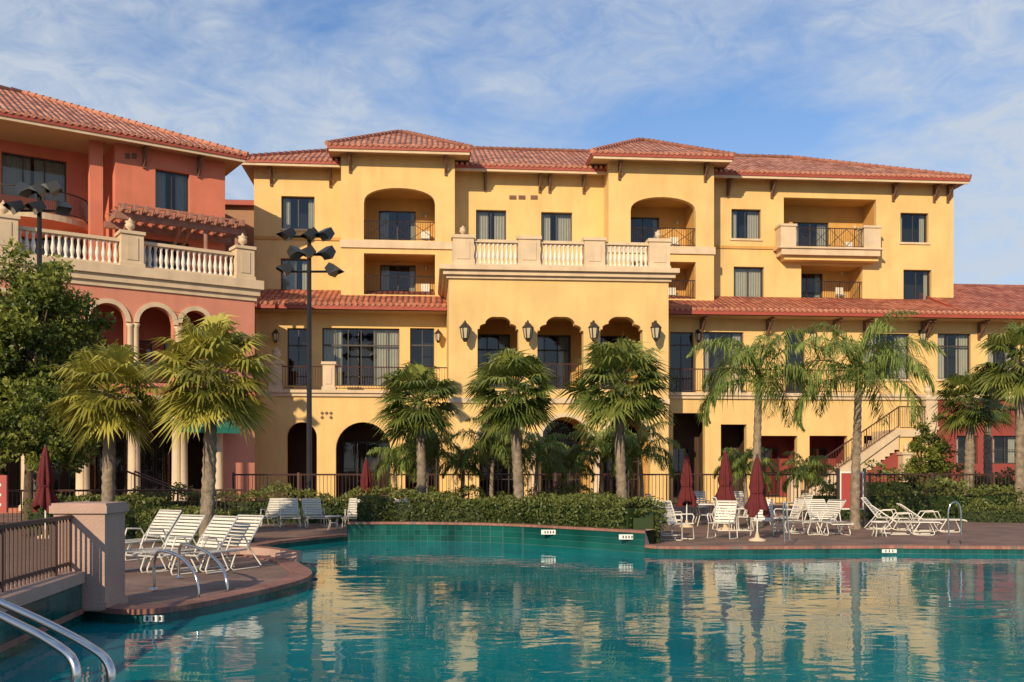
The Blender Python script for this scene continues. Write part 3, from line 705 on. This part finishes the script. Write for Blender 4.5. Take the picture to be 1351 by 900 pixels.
for i in range(len(wallL)-1):
    a,b=wallL[i],wallL[i+1]
    lw.poly([(a[0]+.02,a[1],-.5),(b[0]+.02,b[1],-.5),(b[0]+.02,b[1],.36),(a[0]+.02,a[1],.36)],GTILE)
    lw.poly([(a[0]+.06,a[1],.36),(b[0]+.06,b[1],.36),(b[0]+.06,b[1],.5),(a[0]+.06,a[1],.5)],BEIGE)
    lw.poly([(a[0]+.06,a[1],.36),(b[0]+.06,b[1],.36),(b[0]+.0,b[1],.36),(a[0]+.0,a[1],.36)],BEIGE)
    lw.poly([(a[0]+.06,a[1],.5),(b[0]+.06,b[1],.5),(b[0]-.32,b[1],.5),(a[0]-.32,a[1],.5)],BEIGE)
    lw.poly([(a[0]-.32,a[1],0),(b[0]-.32,b[1],0),(b[0]-.32,b[1],.5),(a[0]-.32,a[1],.5)],BEIGE)
lw.obj('pool_side_wall')
px_,py_=(119-CX)/FP*13.0,13.0
pp=MB(); pp.box(px_-.33,px_+.33,py_-.33,py_+.33,-.02,1.24,BEIGE); pp.box(px_-.37,px_+.37,py_-.37,py_+.37,1.24,1.34,BEIGE); pp.box(px_-.35,px_+.35,py_-.35,py_+.35,1.34,1.37,BEIGE); pp.box(px_-.36,px_+.36,py_-.36,py_+.36,.0,.1,BEIGE)
pp.obj('stucco_pillar')
class LineF:
    def __init__(s,a,b): s.a=Vector(a); s.d=(Vector(b)-s.a).normalized(); s.n=Vector((s.d.y,-s.d.x)); s.L=(Vector(b)-s.a).length
    def P(s,u,v,z): q=s.a+s.d*u+s.n*v; return (q.x,q.y,z)
lf=LineF((-4.72,4.0),(-5.68,12.65)); fb=MB(lf); z0,z1=.5,1.22
fb.box(0,lf.L,-.035,.035,z1-.05,z1,RUST); fb.box(0,lf.L,-.02,.02,z0+.08,z0+.12,RUST)
n=int(lf.L/.115)
for i in range(n+1):
    x=lf.L*i/n; r=.03 if i%14==0 else .011; fb.box(x-r,x+r,-r,r,z0,z1-.045,RUST)
fb.obj('pool_fence')
sx,sy=(-1-CX)/FP*15,15
sg_=MB(); sg_.box(sx-.45,sx+.12,sy-.02,sy+.02,1.15,1.72,SIGNR); sg_.box(sx-.2,sx-.14,sy+.021,sy+.06,0,1.7,IRON)
for k in range(3): sg_.box(sx-.38,sx+.04,sy-.024,sy-.0205,1.25+k*.15,1.29+k*.15,WPLATE)
sg_.obj('notice_sign')
cb=MB(); cu=chaik([G(250,744),G(285,735),G(335,733),G(392,742)])
for i in range(len(cu)-1):
    a,b=cu[i],cu[i+1]; z0,z1=.034,.19
    cb.poly([(a[0],a[1],z0),(b[0],b[1],z0),(b[0],b[1],z1),(a[0],a[1],z1)],BEIGE); cb.poly([(a[0],a[1],z1),(b[0],b[1],z1),(b[0],b[1]+.4,z1),(a[0],a[1]+.4,z1)],COPING)
    cb.poly([(a[0],a[1]+.4,z0),(b[0],b[1]+.4,z0),(b[0],b[1]+.4,z1),(a[0],a[1]+.4,z1)],BEIGE)
a=cu[-1]; cb.poly([(a[0],a[1],0),(a[0],a[1]+.4,0),(a[0],a[1]+.4,.19),(a[0],a[1],.19)],BEIGE)
cb.obj('low_curb')

# pool hand rails
def handrail(p,q,h,r=.024,low=WZ-.25):
    P=Vector(p);Q=Vector(q);d=(Q-P);Lh=d.length
    prof=[(0,0),(0,h-.2),(.05,h-.06),(.17,h)]+[(Lh*.55,h*.93),(Lh*.8,h*.72),(Lh*.93,h*.52),(Lh*.985,h*.3),(Lh,h*.05),(Lh,low)]
    mb=MB(); prof2=chaik(prof)
    mb.tube([(P.x+d.x/Lh*s,P.y+d.y/Lh*s,max(z,low)+(.03 if s<.01 and z<.01 else 0)) for s,z in prof2],r,STEEL,12)
    mb.lathe(P.x,P.y,[(.06,.03),(.06,.045),(.03,.06)],STEEL,12)
    return mb
hr=empty('pool_ladder_rail')
handrail(G(203,780),G(262,788),.62).obj('rail_1',hr); 
handrail(G(236,764),G(300,780),.60).obj('rail_2',hr)
hr2=empty('entry_handrail')
def freerail(pts,r=.026):
    for _ in range(3):
        o=[pts[0]]
        for a,b in zip(pts[:-1],pts[1:]): o+=[tuple(a[k]*.75+b[k]*.25 for k in range(3)),tuple(a[k]*.25+b[k]*.75 for k in range(3))]
        o.append(pts[-1]); pts=o
    mb=MB(); mb.tube(pts,r,STEEL,12); return mb
def S(px,py,D): return ((px-CX)/FP*D,D,CH+(HZ-py)/FP*D)
freerail([(-4.75,7.0,.0),(-4.75,7.0,1.0),S(-60,768,6.6),S(40,812,6.0),S(112,848,5.6),S(150,876,5.5),S(143,925,5.5),(-2.25,5.5,-.4)]).obj('rail_1',hr2)
freerail([(-4.6,6.2,.0),(-4.6,6.2,.95),S(-60,782,5.9),S(20,822,5.5),S(66,845,5.2),S(104,873,5.1),S(96,925,5.1),(-2.27,5.1,-.4)]).obj('rail_2',hr2)

# ------------------------------------------------------------------ furniture
def chaise_mesh(back=48):
    mb=MB(); Wd=.31; L0=1.18; bl=.74; a=math.radians(back); hx=L0+bl*math.cos(a); hz=.36+bl*math.sin(a)
    for s in (-1,1):
        y=s*Wd
        mb.tube([(0,y,.33),(.06,y,.36),(L0,y,.36)],.018,CHAIR,6); mb.tube([(L0,y,.37),(hx,y,hz)],.018,CHAIR,6)
        mb.tube([(.3,y,.35),(.18,y*1.03,.08),(.2,y*1.05,.02),(.3,y*1.05,.015),(.62,y*1.05,.015),(.72,y*1.05,.03),(.7,y,.1),(.55,y,.35)],.016,CHAIR,6)
        mb.tube([(L0-.25,y,.35),(L0-.4,y*1.04,.06),(L0-.35,y*1.05,.015),(L0+.3,y*1.05,.015),(L0+.36,y*1.05,.05),(L0+.1,y,.36),(L0-.05,y*1.05,.58),(L0-.4,y*1.05,.60),(L0-.5,y,.37)],.016,CHAIR,6)
    mb.tube([(0,-Wd,.33),(0,Wd,.33)],.018,CHAIR,6); mb.tube([(hx,-Wd,hz),(hx,Wd,hz)],.018,CHAIR,6); mb.tube([(L0,-Wd,.36),(L0,Wd,.36)],.014,CHAIR,6)
    def strap(x,z,dx,dz):
        mb.poly([(x,-Wd,z),(x,Wd,z),(x+dx,Wd,z+dz),(x+dx,-Wd,z+dz)],CHAIR); 
        mb.poly([(x,-Wd,z-.008),(x,Wd,z-.008),(x+dx,Wd,z+dz-.008),(x+dx,-Wd,z+dz-.008)],CHAIR)
    n=14
    for i in range(n): strap(.06+(L0-.1)*i/n,.378,.042,0)
    n=9
    for i in range(n):
        t=.05+(bl-.07)*i/n; strap(L0+t*math.cos(a),.378+t*math.sin(a),.042*math.cos(a),.042*math.sin(a))
    o=mb.obj('lounge_chair'); m=o.data; bpy.data.objects.remove(o); return m
def chair_mesh():
    mb=MB(); Wd=.27
    for s in (-1,1):
        y=s*Wd
        mb.tube([(.0,y,.42),(.48,y,.40),(.68,y,.98)],.016,CHAIR,6)
        mb.tube([(.02,y,.42),(.0,y*1.1,.03),(.05,y*1.1,.015),(.6,y*1.1,.015),(.66,y*1.1,.03),(.6,y*1.1,.3),(.6,y*1.1,.64),(.05,y*1.12,.66),(.0,y*1.1,.6),(.04,y,.42)],.016,CHAIR,6)
    for (x,z) in ((0,.42),(.68,.98),(.48,.40)): mb.tube([(x,-Wd,z),(x,Wd,z)],.016,CHAIR,6)
    for i in range(7): 
        x=.04+i*.062; mb.box(x,x+.045,-Wd,Wd,.42,.428,CHAIR)
    for i in range(8):
        t=(i+.5)/8; x=.48+.2*t; z=.40+.58*t; mb.poly([(x,-Wd,z),(x,Wd,z),(x+.016,Wd,z+.05),(x+.016,-Wd,z+.05)],CHAIR)
    o=mb.obj('patio_chair'); m=o.data; bpy.data.objects.remove(o); return m
def table_mesh(r=.5,h=.72,name='patio_table'):
    mb=MB(); mb.lathe(0,0,[(r,h-.03),(r+.01,h-.01),(r,h),(.03,h)],CHAIR,24)
    for k in range(4):
        a=math.pi/4+k*math.pi/2; c,s=math.cos(a),math.sin(a)
        mb.tube([(c*r*.8,s*r*.8,h-.03),(c*r*.55,s*r*.55,h*.5),(c*r*.85,s*r*.85,.0)],.018,CHAIR,6)
    mb.tube([(r*.55*math.cos(2*math.pi*k/16),r*.55*math.sin(2*math.pi*k/16),h*.5) for k in range(17)],.012,CHAIR,5)
    o=mb.obj(name); m=o.data; bpy.data.objects.remove(o); return m
def umb_mesh():
    mb=MB(); mb.tube([(0,0,0),(0,0,2.55)],.022,WPLATE,8); mb.lathe(0,0,[(.26,0),(.26,.05),(.08,.1),(.04,.25)],CREAM,16)
    prof=[(.04,2.52),(.09,2.35),(.15,1.95),(.19,1.6),(.15,1.42),(.21,1.2),(.30,.88),(.27,.82)]
    n=32; M_=mb.mi(MAROON); i0=len(mb.v)
    for j,(r,z) in enumerate(prof):
        for k in range(n):
            a=2*math.pi*k/n; f=1+(.38 if k%4==0 else (-.32 if k%4==2 else 0))*min(1,j*.35)
            mb.v.append((r*f*math.cos(a),r*f*math.sin(a),z+(.12*math.sin(a*3+1) if j>5 else 0)))
    for j in range(len(prof)-1):
        for k in range(n):
            A=i0+j*n+k;B=i0+j*n+(k+1)%n; mb.f.append((A,B,B+n,A+n)); mb.m.append(M_); mb.t.append(.5); mb.uv.append(None); mb.sm.append(True)
    mb.lathe(0,0,[(.03,2.5),(.05,2.55),(.0,2.62)],IRON,8); mb.tube([(.17*math.cos(a),.17*math.sin(a),1.44) for a in [2*math.pi*k/12 for k in range(13)]],.02,MAROON,5)
    o=mb.obj('closed_patio_umbrella'); m=o.data; bpy.data.objects.remove(o); return m
def put(name,me,xy,deg=0,z=0,s=1):
    o=bpy.data.objects.new(name,me); bpy.context.scene.collection.objects.link(o); o.location=(xy[0],xy[1],z); o.rotation_euler=(0,0,math.radians(deg)); o.scale=(s,s,s) if not isinstance(s,tuple) else s; return o
CM=chaise_mesh(52); CM2=chaise_mesh(36); CHM=chair_mesh(); TM=table_mesh(); ST=table_mesh(.24,.42,'side_table'); UM=umb_mesh()
put('lounge_chair',CM,G(158,757),60); put('lounge_chair',CM,G(198,760),57); put('lounge_chair',CM,G(243,758),62); put('lounge_chair',CM,G(140,741),62)
for p,a in ((346,84),(384,106),(420,110),(463,90),(512,80)): put('lounge_chair',CM,G(p,697),a,0,.92)
put('side_table',ST,G(440,699)); put('side_table',ST,G(536,697))
put('lounge_chair',CM,G(1048,706),28); put('lounge_chair',CM,G(1112,708),100); put('lounge_chair',CM2,G(1240,706),165); put('lounge_chair',CM2,G(1272,702),168)
put('lounge_chair',CM,G(1215,700),150)
put('side_table',ST,G(1160,708)); put('side_table',ST,G(1030,702))
put('patio_table',TM,G(930,694)); put('patio_table',TM,G(1002,692))
for p,y,a in ((893,706,200),(908,713,140),(948,712,60),(962,700,0),(925,684,90),(880,690,190),(972,700,180),(1027,702,10),(1005,708,75),(985,684,110),(1045,688,20)): put('patio_chair',CHM,G(p,y),a)
def putumb(px,top,D):
    x=(px-CX)/FP*D; zt=CH+(HZ-top)/FP*D; s=zt/2.62; put('closed_patio_umbrella',UM,(x,D),R(0,90),0,(s*.95,s*.95,s))
putumb(60,585,26); putumb(483,602,34); putumb(906,597,31); putumb(957,592,29.5); putumb(999,598,25)

# ------------------------------------------------------------------ light poles
def lightpole(px,D,top,name,n=6,seed=1,k_=1.2):
    rnd=random.Random(seed); x=(px-CX)/FP*D; zt=CH+(HZ-top)/FP*D; f=Frame(x,D,0); mb=MB(f)
    mb.tube([(0,0,0),(0,0,zt)],[.12,.08],BLACKM,10); mb.lathe(0,0,[(.2,0),(.2,.25),(.12,.35)],BLACKM,12)
    hz=[zt-.3,zt-1.0,zt-1.65][:(n+1)//2]
    for i,z in enumerate(hz):
        mb.tube([(-.75,0,z),(.85,0,z)],.045,BLACKM,6)
        for k,sx in enumerate((-.62,.2,.8)):
            if i==2 and k==1: continue
            cx=sx+rnd.uniform(-.08,.08); a=rnd.choice((-1,1))*rnd.uniform(.5,1.5); t=rnd.uniform(.45,.8)
            mb.tube([(cx,0,z),(cx,.1,z+.14)],.035,BLACKM,5)
            ca,sa=math.cos(a),math.sin(a)
            def q(u,v,h):
                u*=k_;v*=k_;h*=k_
                y=v*math.cos(t)+h*math.sin(t); zz=-v*math.sin(t)+h*math.cos(t); return (cx+u*ca+y*sa, .12+y*ca-u*sa, z+.16+zz)
            b0=[(-.14,-.05,-.12),(.14,-.05,-.12),(.14,-.05,.12),(-.14,-.05,.12)]; b1=[(-.2,.28,-.17),(.2,.28,-.17),(.2,.28,.17),(-.2,.28,.17)]
            b0=[q(*p) for p in b0]; g=[q(*p) for p in b1]
            mb.poly(b0,BLACKM); mb.poly(g,LENS)
            for j in range(4): mb.poly([b0[j],b0[(j+1)%4],g[(j+1)%4],g[j]],BLACKM)
            for v in ([q(-.2,.28,.17),q(.2,.28,.17),q(.2,.42,.19),q(-.2,.42,.19)],[q(-.2,.28,.17),q(-.2,.42,.19),q(-.2,.28,-.05)],[q(.2,.28,.17),q(.2,.42,.19),q(.2,.28,-.05)]): mb.poly(v,BLACKM)
    return mb.obj(name)
lightpole(408,38,302,'floodlight_pole',6,3); lightpole(52,36,242,'floodlight_pole',4,5)

# ------------------------------------------------------------------ vegetation
def blade(mb,p,d,n_,L_,w_,m,t,droop):
    s=d.cross(n_).normalized()*w_
    p1=p+d*L_*.55+Vector((0,0,-droop*.12)); h=Vector((d.x,d.y,d.z*.4-.2)).normalized()
    p2=p1+h*L_*.42+Vector((0,0,-droop))
    mb.poly([tuple(p-s*.35),tuple(p+s*.35),tuple(p1+s),tuple(p1-s)],m,t,raw=True)
    mb.poly([tuple(p1-s),tuple(p1+s),tuple(p2)],m,min(1,t+.08),raw=True)
def trunk(mb,base,top,r0,r1,seed,m=TRUNK,wob=.05):
    pts=[];rr=[]; n=34
    for i in range(n+1):
        t=i/n; b=Vector(base).lerp(Vector(top),t)
        b.x+=wob*math.sin(t*3.1+seed)-wob*math.sin(seed); rr.append((r0+(r1-r0)*t)*(1.10 if i%2 else .95)*(1.35 if i==0 else 1)); pts.append(tuple(b))
    mb.tube(pts,rr,m,10)
    return Vector(pts[-1])
def fanpalm(px,D,crown_y,rpx,base_z,seed,m=FAN,nf=54,tr_=.14,lean=0,boots=True):
    rn=random.Random(seed); s=D/FP; x=(px-CX)*s; zc=CH+(HZ-crown_y)*s; Rr=rpx*s*1.05
    mb=MB(); top=trunk(mb,(x-lean,D,base_z),(x,D,zc-.05*Rr),tr_*1.15,tr_*.95,seed)
    if boots:
        for i in range(46):
            a=rn.uniform(0,6.28); z=top.z-rn.uniform(0,.8); d=Vector((math.cos(a),math.sin(a),.9)).normalized()
            mb.tube([tuple(Vector((top.x,top.y,z))+Vector((d.x,d.y,0))*tr_*.7),tuple(Vector((top.x,top.y,z))+d*(tr_+.14))],[.035,.018],TRUNK,4)
    for i in range(nf):
        az=i*2.39996+rn.uniform(-.35,.35); u=(i+.5)/nf
        el=math.radians(84-138*u**.85+rn.uniform(-10,10))
        pl_=Rr*rn.uniform(.36,.62); h=Vector((math.cos(az),math.sin(az),0))
        d=(h*math.cos(el)+Vector((0,0,math.sin(el)))).normalized()
        p0=top+Vector((0,0,.05)); mid=p0+d*pl_*.6; p1=p0+d*pl_+Vector((0,0,-.10*pl_))
        mb.tube([tuple(p0),tuple(mid),tuple(p1)],[.022,.016,.012],m,4,cap=False,t=.7)
        side=Vector((-math.sin(az),math.cos(az),0)); up=side.cross(d).normalized()
        if up.z<0: up=-up
        roll=rn.uniform(-.5,.5); side,up=side*math.cos(roll)+up*math.sin(roll),up*math.cos(roll)-side*math.sin(roll)
        tint0=rn.uniform(.1,.75)+(.2 if u<.4 else -.1); nb=24; fl=Rr*rn.uniform(.46,.64)
        if u>.86 and rn.random()<.5: tint0+=.5
        for k in range(nb):
            q=(k+.5)/nb*2-1; a=q*math.radians(112)
            dd=(d*math.cos(a)+side*math.sin(a)).normalized()
            dd=(dd+up*(.25*abs(q))).normalized()
            ll=fl*(1-.28*abs(q)**1.5)*rn.uniform(.82,1.08)
            blade(mb,p1,dd,up,ll,.016+.012*Rr,m,min(1,max(0,tint0+rn.uniform(-.22,.22))),ll*rn.uniform(.08,.36))
    return mb.obj('fan_palm_tree')
def queenpalm(px,D,crown_y,rpx,base_z,seed,nf=17,lean=0,name='queen_palm_tree',tr_=.13,dens=1):
    rn=random.Random(seed); s=D/FP; x=(px-CX)*s; zc=CH+(HZ-crown_y)*s; Rr=rpx*s
    mb=MB(); top=trunk(mb,(x-lean,D,base_z),(x,D,zc-.1*Rr),tr_*1.2,tr_*.8,seed,wob=.05)
    mb.tube([tuple(top-Vector((0,0,.1))),tuple(top+Vector((0,0,.7*min(1,Rr/1.5))))],[tr_*.85,tr_*.3],QUEEN,8,t=.7)
    for i in range(nf):
        az=i*2.39996+rn.uniform(-.3,.3); u=(i+.5)/nf; el=math.radians(84-75*u+rn.uniform(-8,8))
        p=top+Vector((0,0,.5*min(1,Rr/1.5)*(1-u*.5))); L_=Rr*rn.uniform(1.2,1.6); n=36; h=Vector((math.cos(az),math.sin(az),0)); side=Vector((-math.sin(az),math.cos(az),0))
        pts=[]; e=el
        for k in range(n+1):
            pts.append(tuple(p)); d=(h*math.cos(e)+Vector((0,0,math.sin(e)))); p=p+d*L_/n; e-=math.radians(105+35*u)/n*(.4+1.2*k/n)
            if k>3:
                t0=min(1,max(0,rn.uniform(.2,.85)+(.15 if u<.5 else -.1)))
                for sg in (-1,1):
                    for rep in (0,1):
                        ll=Rr*.40*math.sin(math.pi*min(1,(k/n)*.8+.18))*rn.uniform(.75,1.15)+.03
                        dd=(side*sg*rn.uniform(.4,1)+d*rn.uniform(.3,.9)+Vector((0,0,rn.uniform(-.5,.4)))).normalized()
                        blade(mb,p+d*rep*L_/n*.5,dd,Vector((0,0,1)),ll,.010+.005*Rr,QUEEN,t0,ll*rn.uniform(.2,.7))
        mb.tube(pts,[.02*(1-k/(n+1))+.004 for k in range(n+1)],QUEEN,4,cap=False,t=.8)
    return mb.obj(name)
def leafq(mb,p,sz,m,t,rn):
    a=Vector((rn.gauss(0,1),rn.gauss(0,1),rn.gauss(0,1))).normalized(); b=a.cross(Vector((rn.gauss(0,1),rn.gauss(0,1),rn.gauss(0,1)))).normalized()
    a=a*sz; b=b*sz*.45
    mb.poly([tuple(p-a),tuple(p-a*.1+b),tuple(p+a),tuple(p-a*.1-b)],m,t,raw=True)
def leafytree(x,y,z0,zc,rx,rz,seed,n=15000,name='oak_tree',lsz=.085,ncl=90,crf=(.12,.23)):
    rn=random.Random(seed); mb=MB(); top=Vector((x,y,zc-rz*.45))
    mb.tube([(x,y,z0),(x+.05,y,(z0+top.z)/2),tuple(top)],[.17,.13,.10],BARK,9)
    cl=[]
    for i in range(ncl):
        a=rn.uniform(0,6.28); e=math.asin(rn.uniform(-.85,1)); r=rn.uniform(.3,1.1)**.6
        c=Vector((x+rx*r*math.cos(a)*math.cos(e),y+rx*r*math.sin(a)*math.cos(e),zc+rz*r*math.sin(e)))
        cr=rn.uniform(*crf)*rx; cl.append((c,cr,rn.uniform(-.25,.3)))
        if i%2==0:
            mid=top.lerp(c,.5)+Vector((rn.uniform(-.2,.2),rn.uniform(-.2,.2),.15)); mb.tube([tuple(top-Vector((0,0,rn.uniform(0,1.2)))),tuple(mid),tuple(c)],[.06,.035,.012],BARK,5)
    for i in range(n):
        c,cr,tt=cl[rn.randrange(len(cl))]
        d=Vector((rn.gauss(0,1),rn.gauss(0,1),rn.gauss(0,.75))); d=d.normalized()*cr*(rn.random()**.5)*rn.uniform(1,1.5)
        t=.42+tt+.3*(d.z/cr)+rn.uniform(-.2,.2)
        leafq(mb,c+d,lsz*rn.uniform(.6,1.2),LEAF,min(1,max(0,t)),rn)
    return mb.obj(name)
def hedge(path,hw,z0,z1,seed,dens=900,name='clipped_hedge',sz=.05,m=HEDG,bumpy=.12):
    rn=random.Random(seed); mb=MB(); P=[Vector(p) for p in path]
    for a,b in zip(P[:-1],P[1:]):
        d=(b-a); L_=d.length; d.normalize(); nn=Vector((-d.y,d.x)); k=hw*.7
        c=[a+nn*k,b+nn*k,b-nn*k,a-nn*k]
        lo=[(q.x,q.y,z0) for q in c]; hi=[(q.x,q.y,z0+(z1-z0)*.78) for q in c]
        mb.poly(hi,m,.0); 
        for j in range(4): mb.poly([lo[j],lo[(j+1)%4],hi[(j+1)%4],hi[j]],m,.0)
        per=2*(z1-z0)+2*hw
        for i in range(int(L_*per*dens)):
            s=rn.uniform(0,L_); q=rn.uniform(0,per)
            if q<z1-z0: off=-hw; z=z0+q
            elif q<z1-z0+2*hw: off=q-(z1-z0)-hw; z=z1
            else: off=hw; z=z0+q-(z1-z0)-2*hw
            base=a+d*s
            bz=noise.noise(Vector((base.x*1.7,base.y*1.7,seed+z*1.5)))*bumpy*1.8+noise.noise(Vector((base.x*5,base.y*5+off*4,seed+z*4)))*bumpy
            r=1-max(0,(abs(off)/hw-.6))*.25
            off2=off*(1+bz*.6/hw)+rn.gauss(0,.03); zz=z0+(z-z0)*(1+bz/(z1-z0)*.9)*(r if z>z1-.1 else 1)+abs(rn.gauss(0,.035))
            w_=base+nn*off2
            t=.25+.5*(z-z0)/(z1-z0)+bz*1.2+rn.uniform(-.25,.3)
            leafq(mb,Vector((w_.x,w_.y,max(z0,zz))),sz*rn.uniform(.7,1.3),m,min(1,max(0,t)),rn)
    return mb.obj(name)
fanpalm(138,24,517,80,0,11,FANY,50,.14,lean=-.1)
fanpalm(274,23,488,92,0,12,FANY,58,.145,lean=.05)
fanpalm(555,31,528,64,.3,13,FAN,52,.14)
fanpalm(682,29.5,512,70,.3,14,FAN,54,.14,lean=-.08)
fanpalm(820,29,502,76,.3,15,FAN,56,.14,lean=-.05)
fanpalm(1277,40,528,50,0,18,FAN,40,.18); fanpalm(1345,36,475,62,0,19,FAN,44,.17); fanpalm(1305,44,530,42,0,28,FAN,30,.17)
queenpalm(1000,31,510,74,0,16,nf=18); queenpalm(1128,30,506,80,0,17,nf=19)
for i,(p,y,r) in enumerate(((565,598,44),(650,596,46),(705,604,40),(790,598,44),(845,600,42),(985,618,34),(525,612,32),(612,614,30),(752,612,32),(1060,625,30))):
    queenpalm(p,33+i*.25,y+6,r,.2,40+i,nf=15,name='pygmy_date_palm',tr_=.07)
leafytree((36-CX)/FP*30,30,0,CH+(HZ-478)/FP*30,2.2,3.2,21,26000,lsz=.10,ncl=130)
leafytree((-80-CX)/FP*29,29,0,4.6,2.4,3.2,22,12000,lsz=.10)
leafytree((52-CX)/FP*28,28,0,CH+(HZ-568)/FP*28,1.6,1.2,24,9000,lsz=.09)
leafytree((1225-CX)/FP*42,42,0,CH+(HZ-605)/FP*42,.85,1.9,23,5000,'juniper_shrub',.08,50,(.2,.35))
hp=[(p[0]+.05,p[1]+.9) for p in plant[1:-1:3]]+[(3.3,24.6)]
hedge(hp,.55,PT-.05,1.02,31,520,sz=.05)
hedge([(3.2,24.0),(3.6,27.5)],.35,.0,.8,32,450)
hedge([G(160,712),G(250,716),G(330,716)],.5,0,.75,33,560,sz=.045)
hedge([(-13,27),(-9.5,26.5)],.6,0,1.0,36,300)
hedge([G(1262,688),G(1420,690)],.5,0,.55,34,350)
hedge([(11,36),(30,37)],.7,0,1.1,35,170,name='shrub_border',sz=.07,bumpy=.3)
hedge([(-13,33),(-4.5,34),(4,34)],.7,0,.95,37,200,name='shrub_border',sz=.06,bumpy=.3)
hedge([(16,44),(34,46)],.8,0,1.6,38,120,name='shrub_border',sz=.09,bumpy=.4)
tf=MB(Frame(0,37.5,2))
tf.box(-10.5,26,-.15,.15,0,.42,BEIGE)
railing(tf,-10.5,26,.42,1.62,0,RUST,sp=.14)
for i in range(16): tf.box(-10.5+i*2.43-.04,-10.5+i*2.43+.04,-.04,.04,.42,1.7,RUST)
tf.obj('terrace_fence')
tf=MB(Frame(-13,31,8)); railing(tf,-7,4.5,.05,1.15,0,RUST,sp=.13); tf.obj('terrace_fence')
tf=MB(Frame(-13.8,36,15)); 
for i in range(5): tf.box(i*.35,(i+1)*.35,0,2.2,0,.75-.15*i,CREAM)
railing(tf,0,1.9,.8,1.75,2.25,RUST,zb=.0); railing(tf,0,1.9,.8,1.75,-.05,RUST,zb=.0); tf.obj('entry_steps')
freerail([S(1252,706,23.4),S(1250,668,23.4),S(1262,660,23.4),S(1268,672,23.4),S(1268,706,23.4)],.02).obj('spa_grab_rail')
freerail([S(1035,714,23.6),S(1033,665,23.6),S(1036,660,23.6),S(1042,714,23.6)],.02).obj('spa_grab_rail')
ib=MB(Frame((1120-CX)/FP*31,31,0)); ib.box(-.3,.45,-.03,.03,.55,1.75,WPLATE); ib.box(-.25,.4,.031,.04,.6,1.7,SIGNR); ib.box(-.38,-.3,-.05,.05,0,1.85,IRON); ib.box(.45,.53,-.05,.05,0,1.85,IRON); ib.obj('information_sign')

# ------------------------------------------------------------------ sky, sun, camera
SE=25; SA=24
tos=Vector((-math.sin(math.radians(SA))*math.cos(math.radians(SE)),-math.cos(math.radians(SA))*math.cos(math.radians(SE)),math.sin(math.radians(SE))))
sun=bpy.data.lights.new('sun','SUN'); sun.energy=5.0; sun.angle=math.radians(.5); sun.color=(1,.81,.54)
so=bpy.data.objects.new('sun',sun); bpy.context.scene.collection.objects.link(so); so.rotation_euler=(-tos).to_track_quat('-Z','Y').to_euler()
wd=bpy.data.worlds.new('World'); bpy.context.scene.world=wd; wd.use_nodes=True; n=wd.node_tree.nodes; l=wd.node_tree.links
bg=n['Background']; sk=n.new('ShaderNodeTexSky'); sk.sky_type='NISHITA'; sk.sun_disc=False; sk.sun_elevation=math.radians(SE)
sk.sun_rotation=math.atan2(tos.x,tos.y); sk.air_density=1.2; sk.dust_density=.3; sk.ozone_density=3.5
bg.inputs['Strength'].default_value=.105
tint=n.new('ShaderNodeVectorMath'); tint.operation='MULTIPLY'; tint.inputs[1].default_value=(.85,1.08,1.35); l.new(sk.outputs[0],tint.inputs[0])
tc=n.new('ShaderNodeTexCoord'); mp=n.new('ShaderNodeMapping'); mp.inputs['Scale'].default_value=(1.6,1.6,3.4); mp.inputs['Rotation'].default_value=(0,math.radians(28),0); mp.inputs['Location'].default_value=(.9,0,.35)
l.new(tc.outputs['Generated'],mp.inputs[0])
nz=n.new('ShaderNodeTexNoise'); nz.inputs['Scale'].default_value=1.7; nz.inputs['Detail'].default_value=10; nz.inputs['Roughness'].default_value=.58; nz.inputs['Distortion'].default_value=.5; l.new(mp.outputs[0],nz.inputs['Vector'])
mr=n.new('ShaderNodeMapRange'); mr.inputs[1].default_value=.40; mr.inputs[2].default_value=.60; mr.inputs[4].default_value=.8; l.new(nz.outputs['Fac'],mr.inputs[0])
nb=n.new('ShaderNodeTexNoise'); nb.inputs['Scale'].default_value=10; nb.inputs['Detail'].default_value=8; nb.inputs['Roughness'].default_value=.65; nb.inputs['Distortion'].default_value=1; l.new(mp.outputs[0],nb.inputs['Vector'])
mb2=n.new('ShaderNodeMapRange'); mb2.inputs[1].default_value=.35; mb2.inputs[2].default_value=.65; mb2.inputs[3].default_value=.5; mb2.inputs[4].default_value=1.1; l.new(nb.outputs['Fac'],mb2.inputs[0])
cl_=math_(n,l,'MULTIPLY',mr.outputs[0],mb2.outputs[0])
s=n.new('ShaderNodeSeparateXYZ'); l.new(tc.outputs['Generated'],s.inputs[0])
hz=n.new('ShaderNodeMapRange'); hz.inputs[1].default_value=.05; hz.inputs[2].default_value=.40; hz.inputs[3].default_value=.6; hz.inputs[4].default_value=0; l.new(s.outputs[2],hz.inputs[0])
mxc=math_(n,l,'MINIMUM',math_(n,l,'ADD',cl_,hz.outputs[0]),.9)
mx=n.new('ShaderNodeMix'); mx.data_type='RGBA'; l.new(mxc,mx.inputs[0]); l.new(tint.outputs[0],mx.inputs[6]); mx.inputs[7].default_value=(5.6,6.2,7.0,1)
l.new(mx.outputs[2],bg.inputs['Color'])
cam=bpy.data.cameras.new('camera'); co=bpy.data.objects.new('camera',cam); bpy.context.scene.collection.objects.link(co)
co.location=(0,0,CH); co.rotation_euler=(math.radians(90),0,0); cam.sensor_width=36; cam.lens=36*FP/1351; cam.shift_y=(HZ-450)/1351; cam.clip_end=3000; cam.clip_start=.05
sc=bpy.context.scene; sc.camera=co; sc.view_settings.view_transform='Standard'; sc.view_settings.look='None'; sc.view_settings.exposure=0
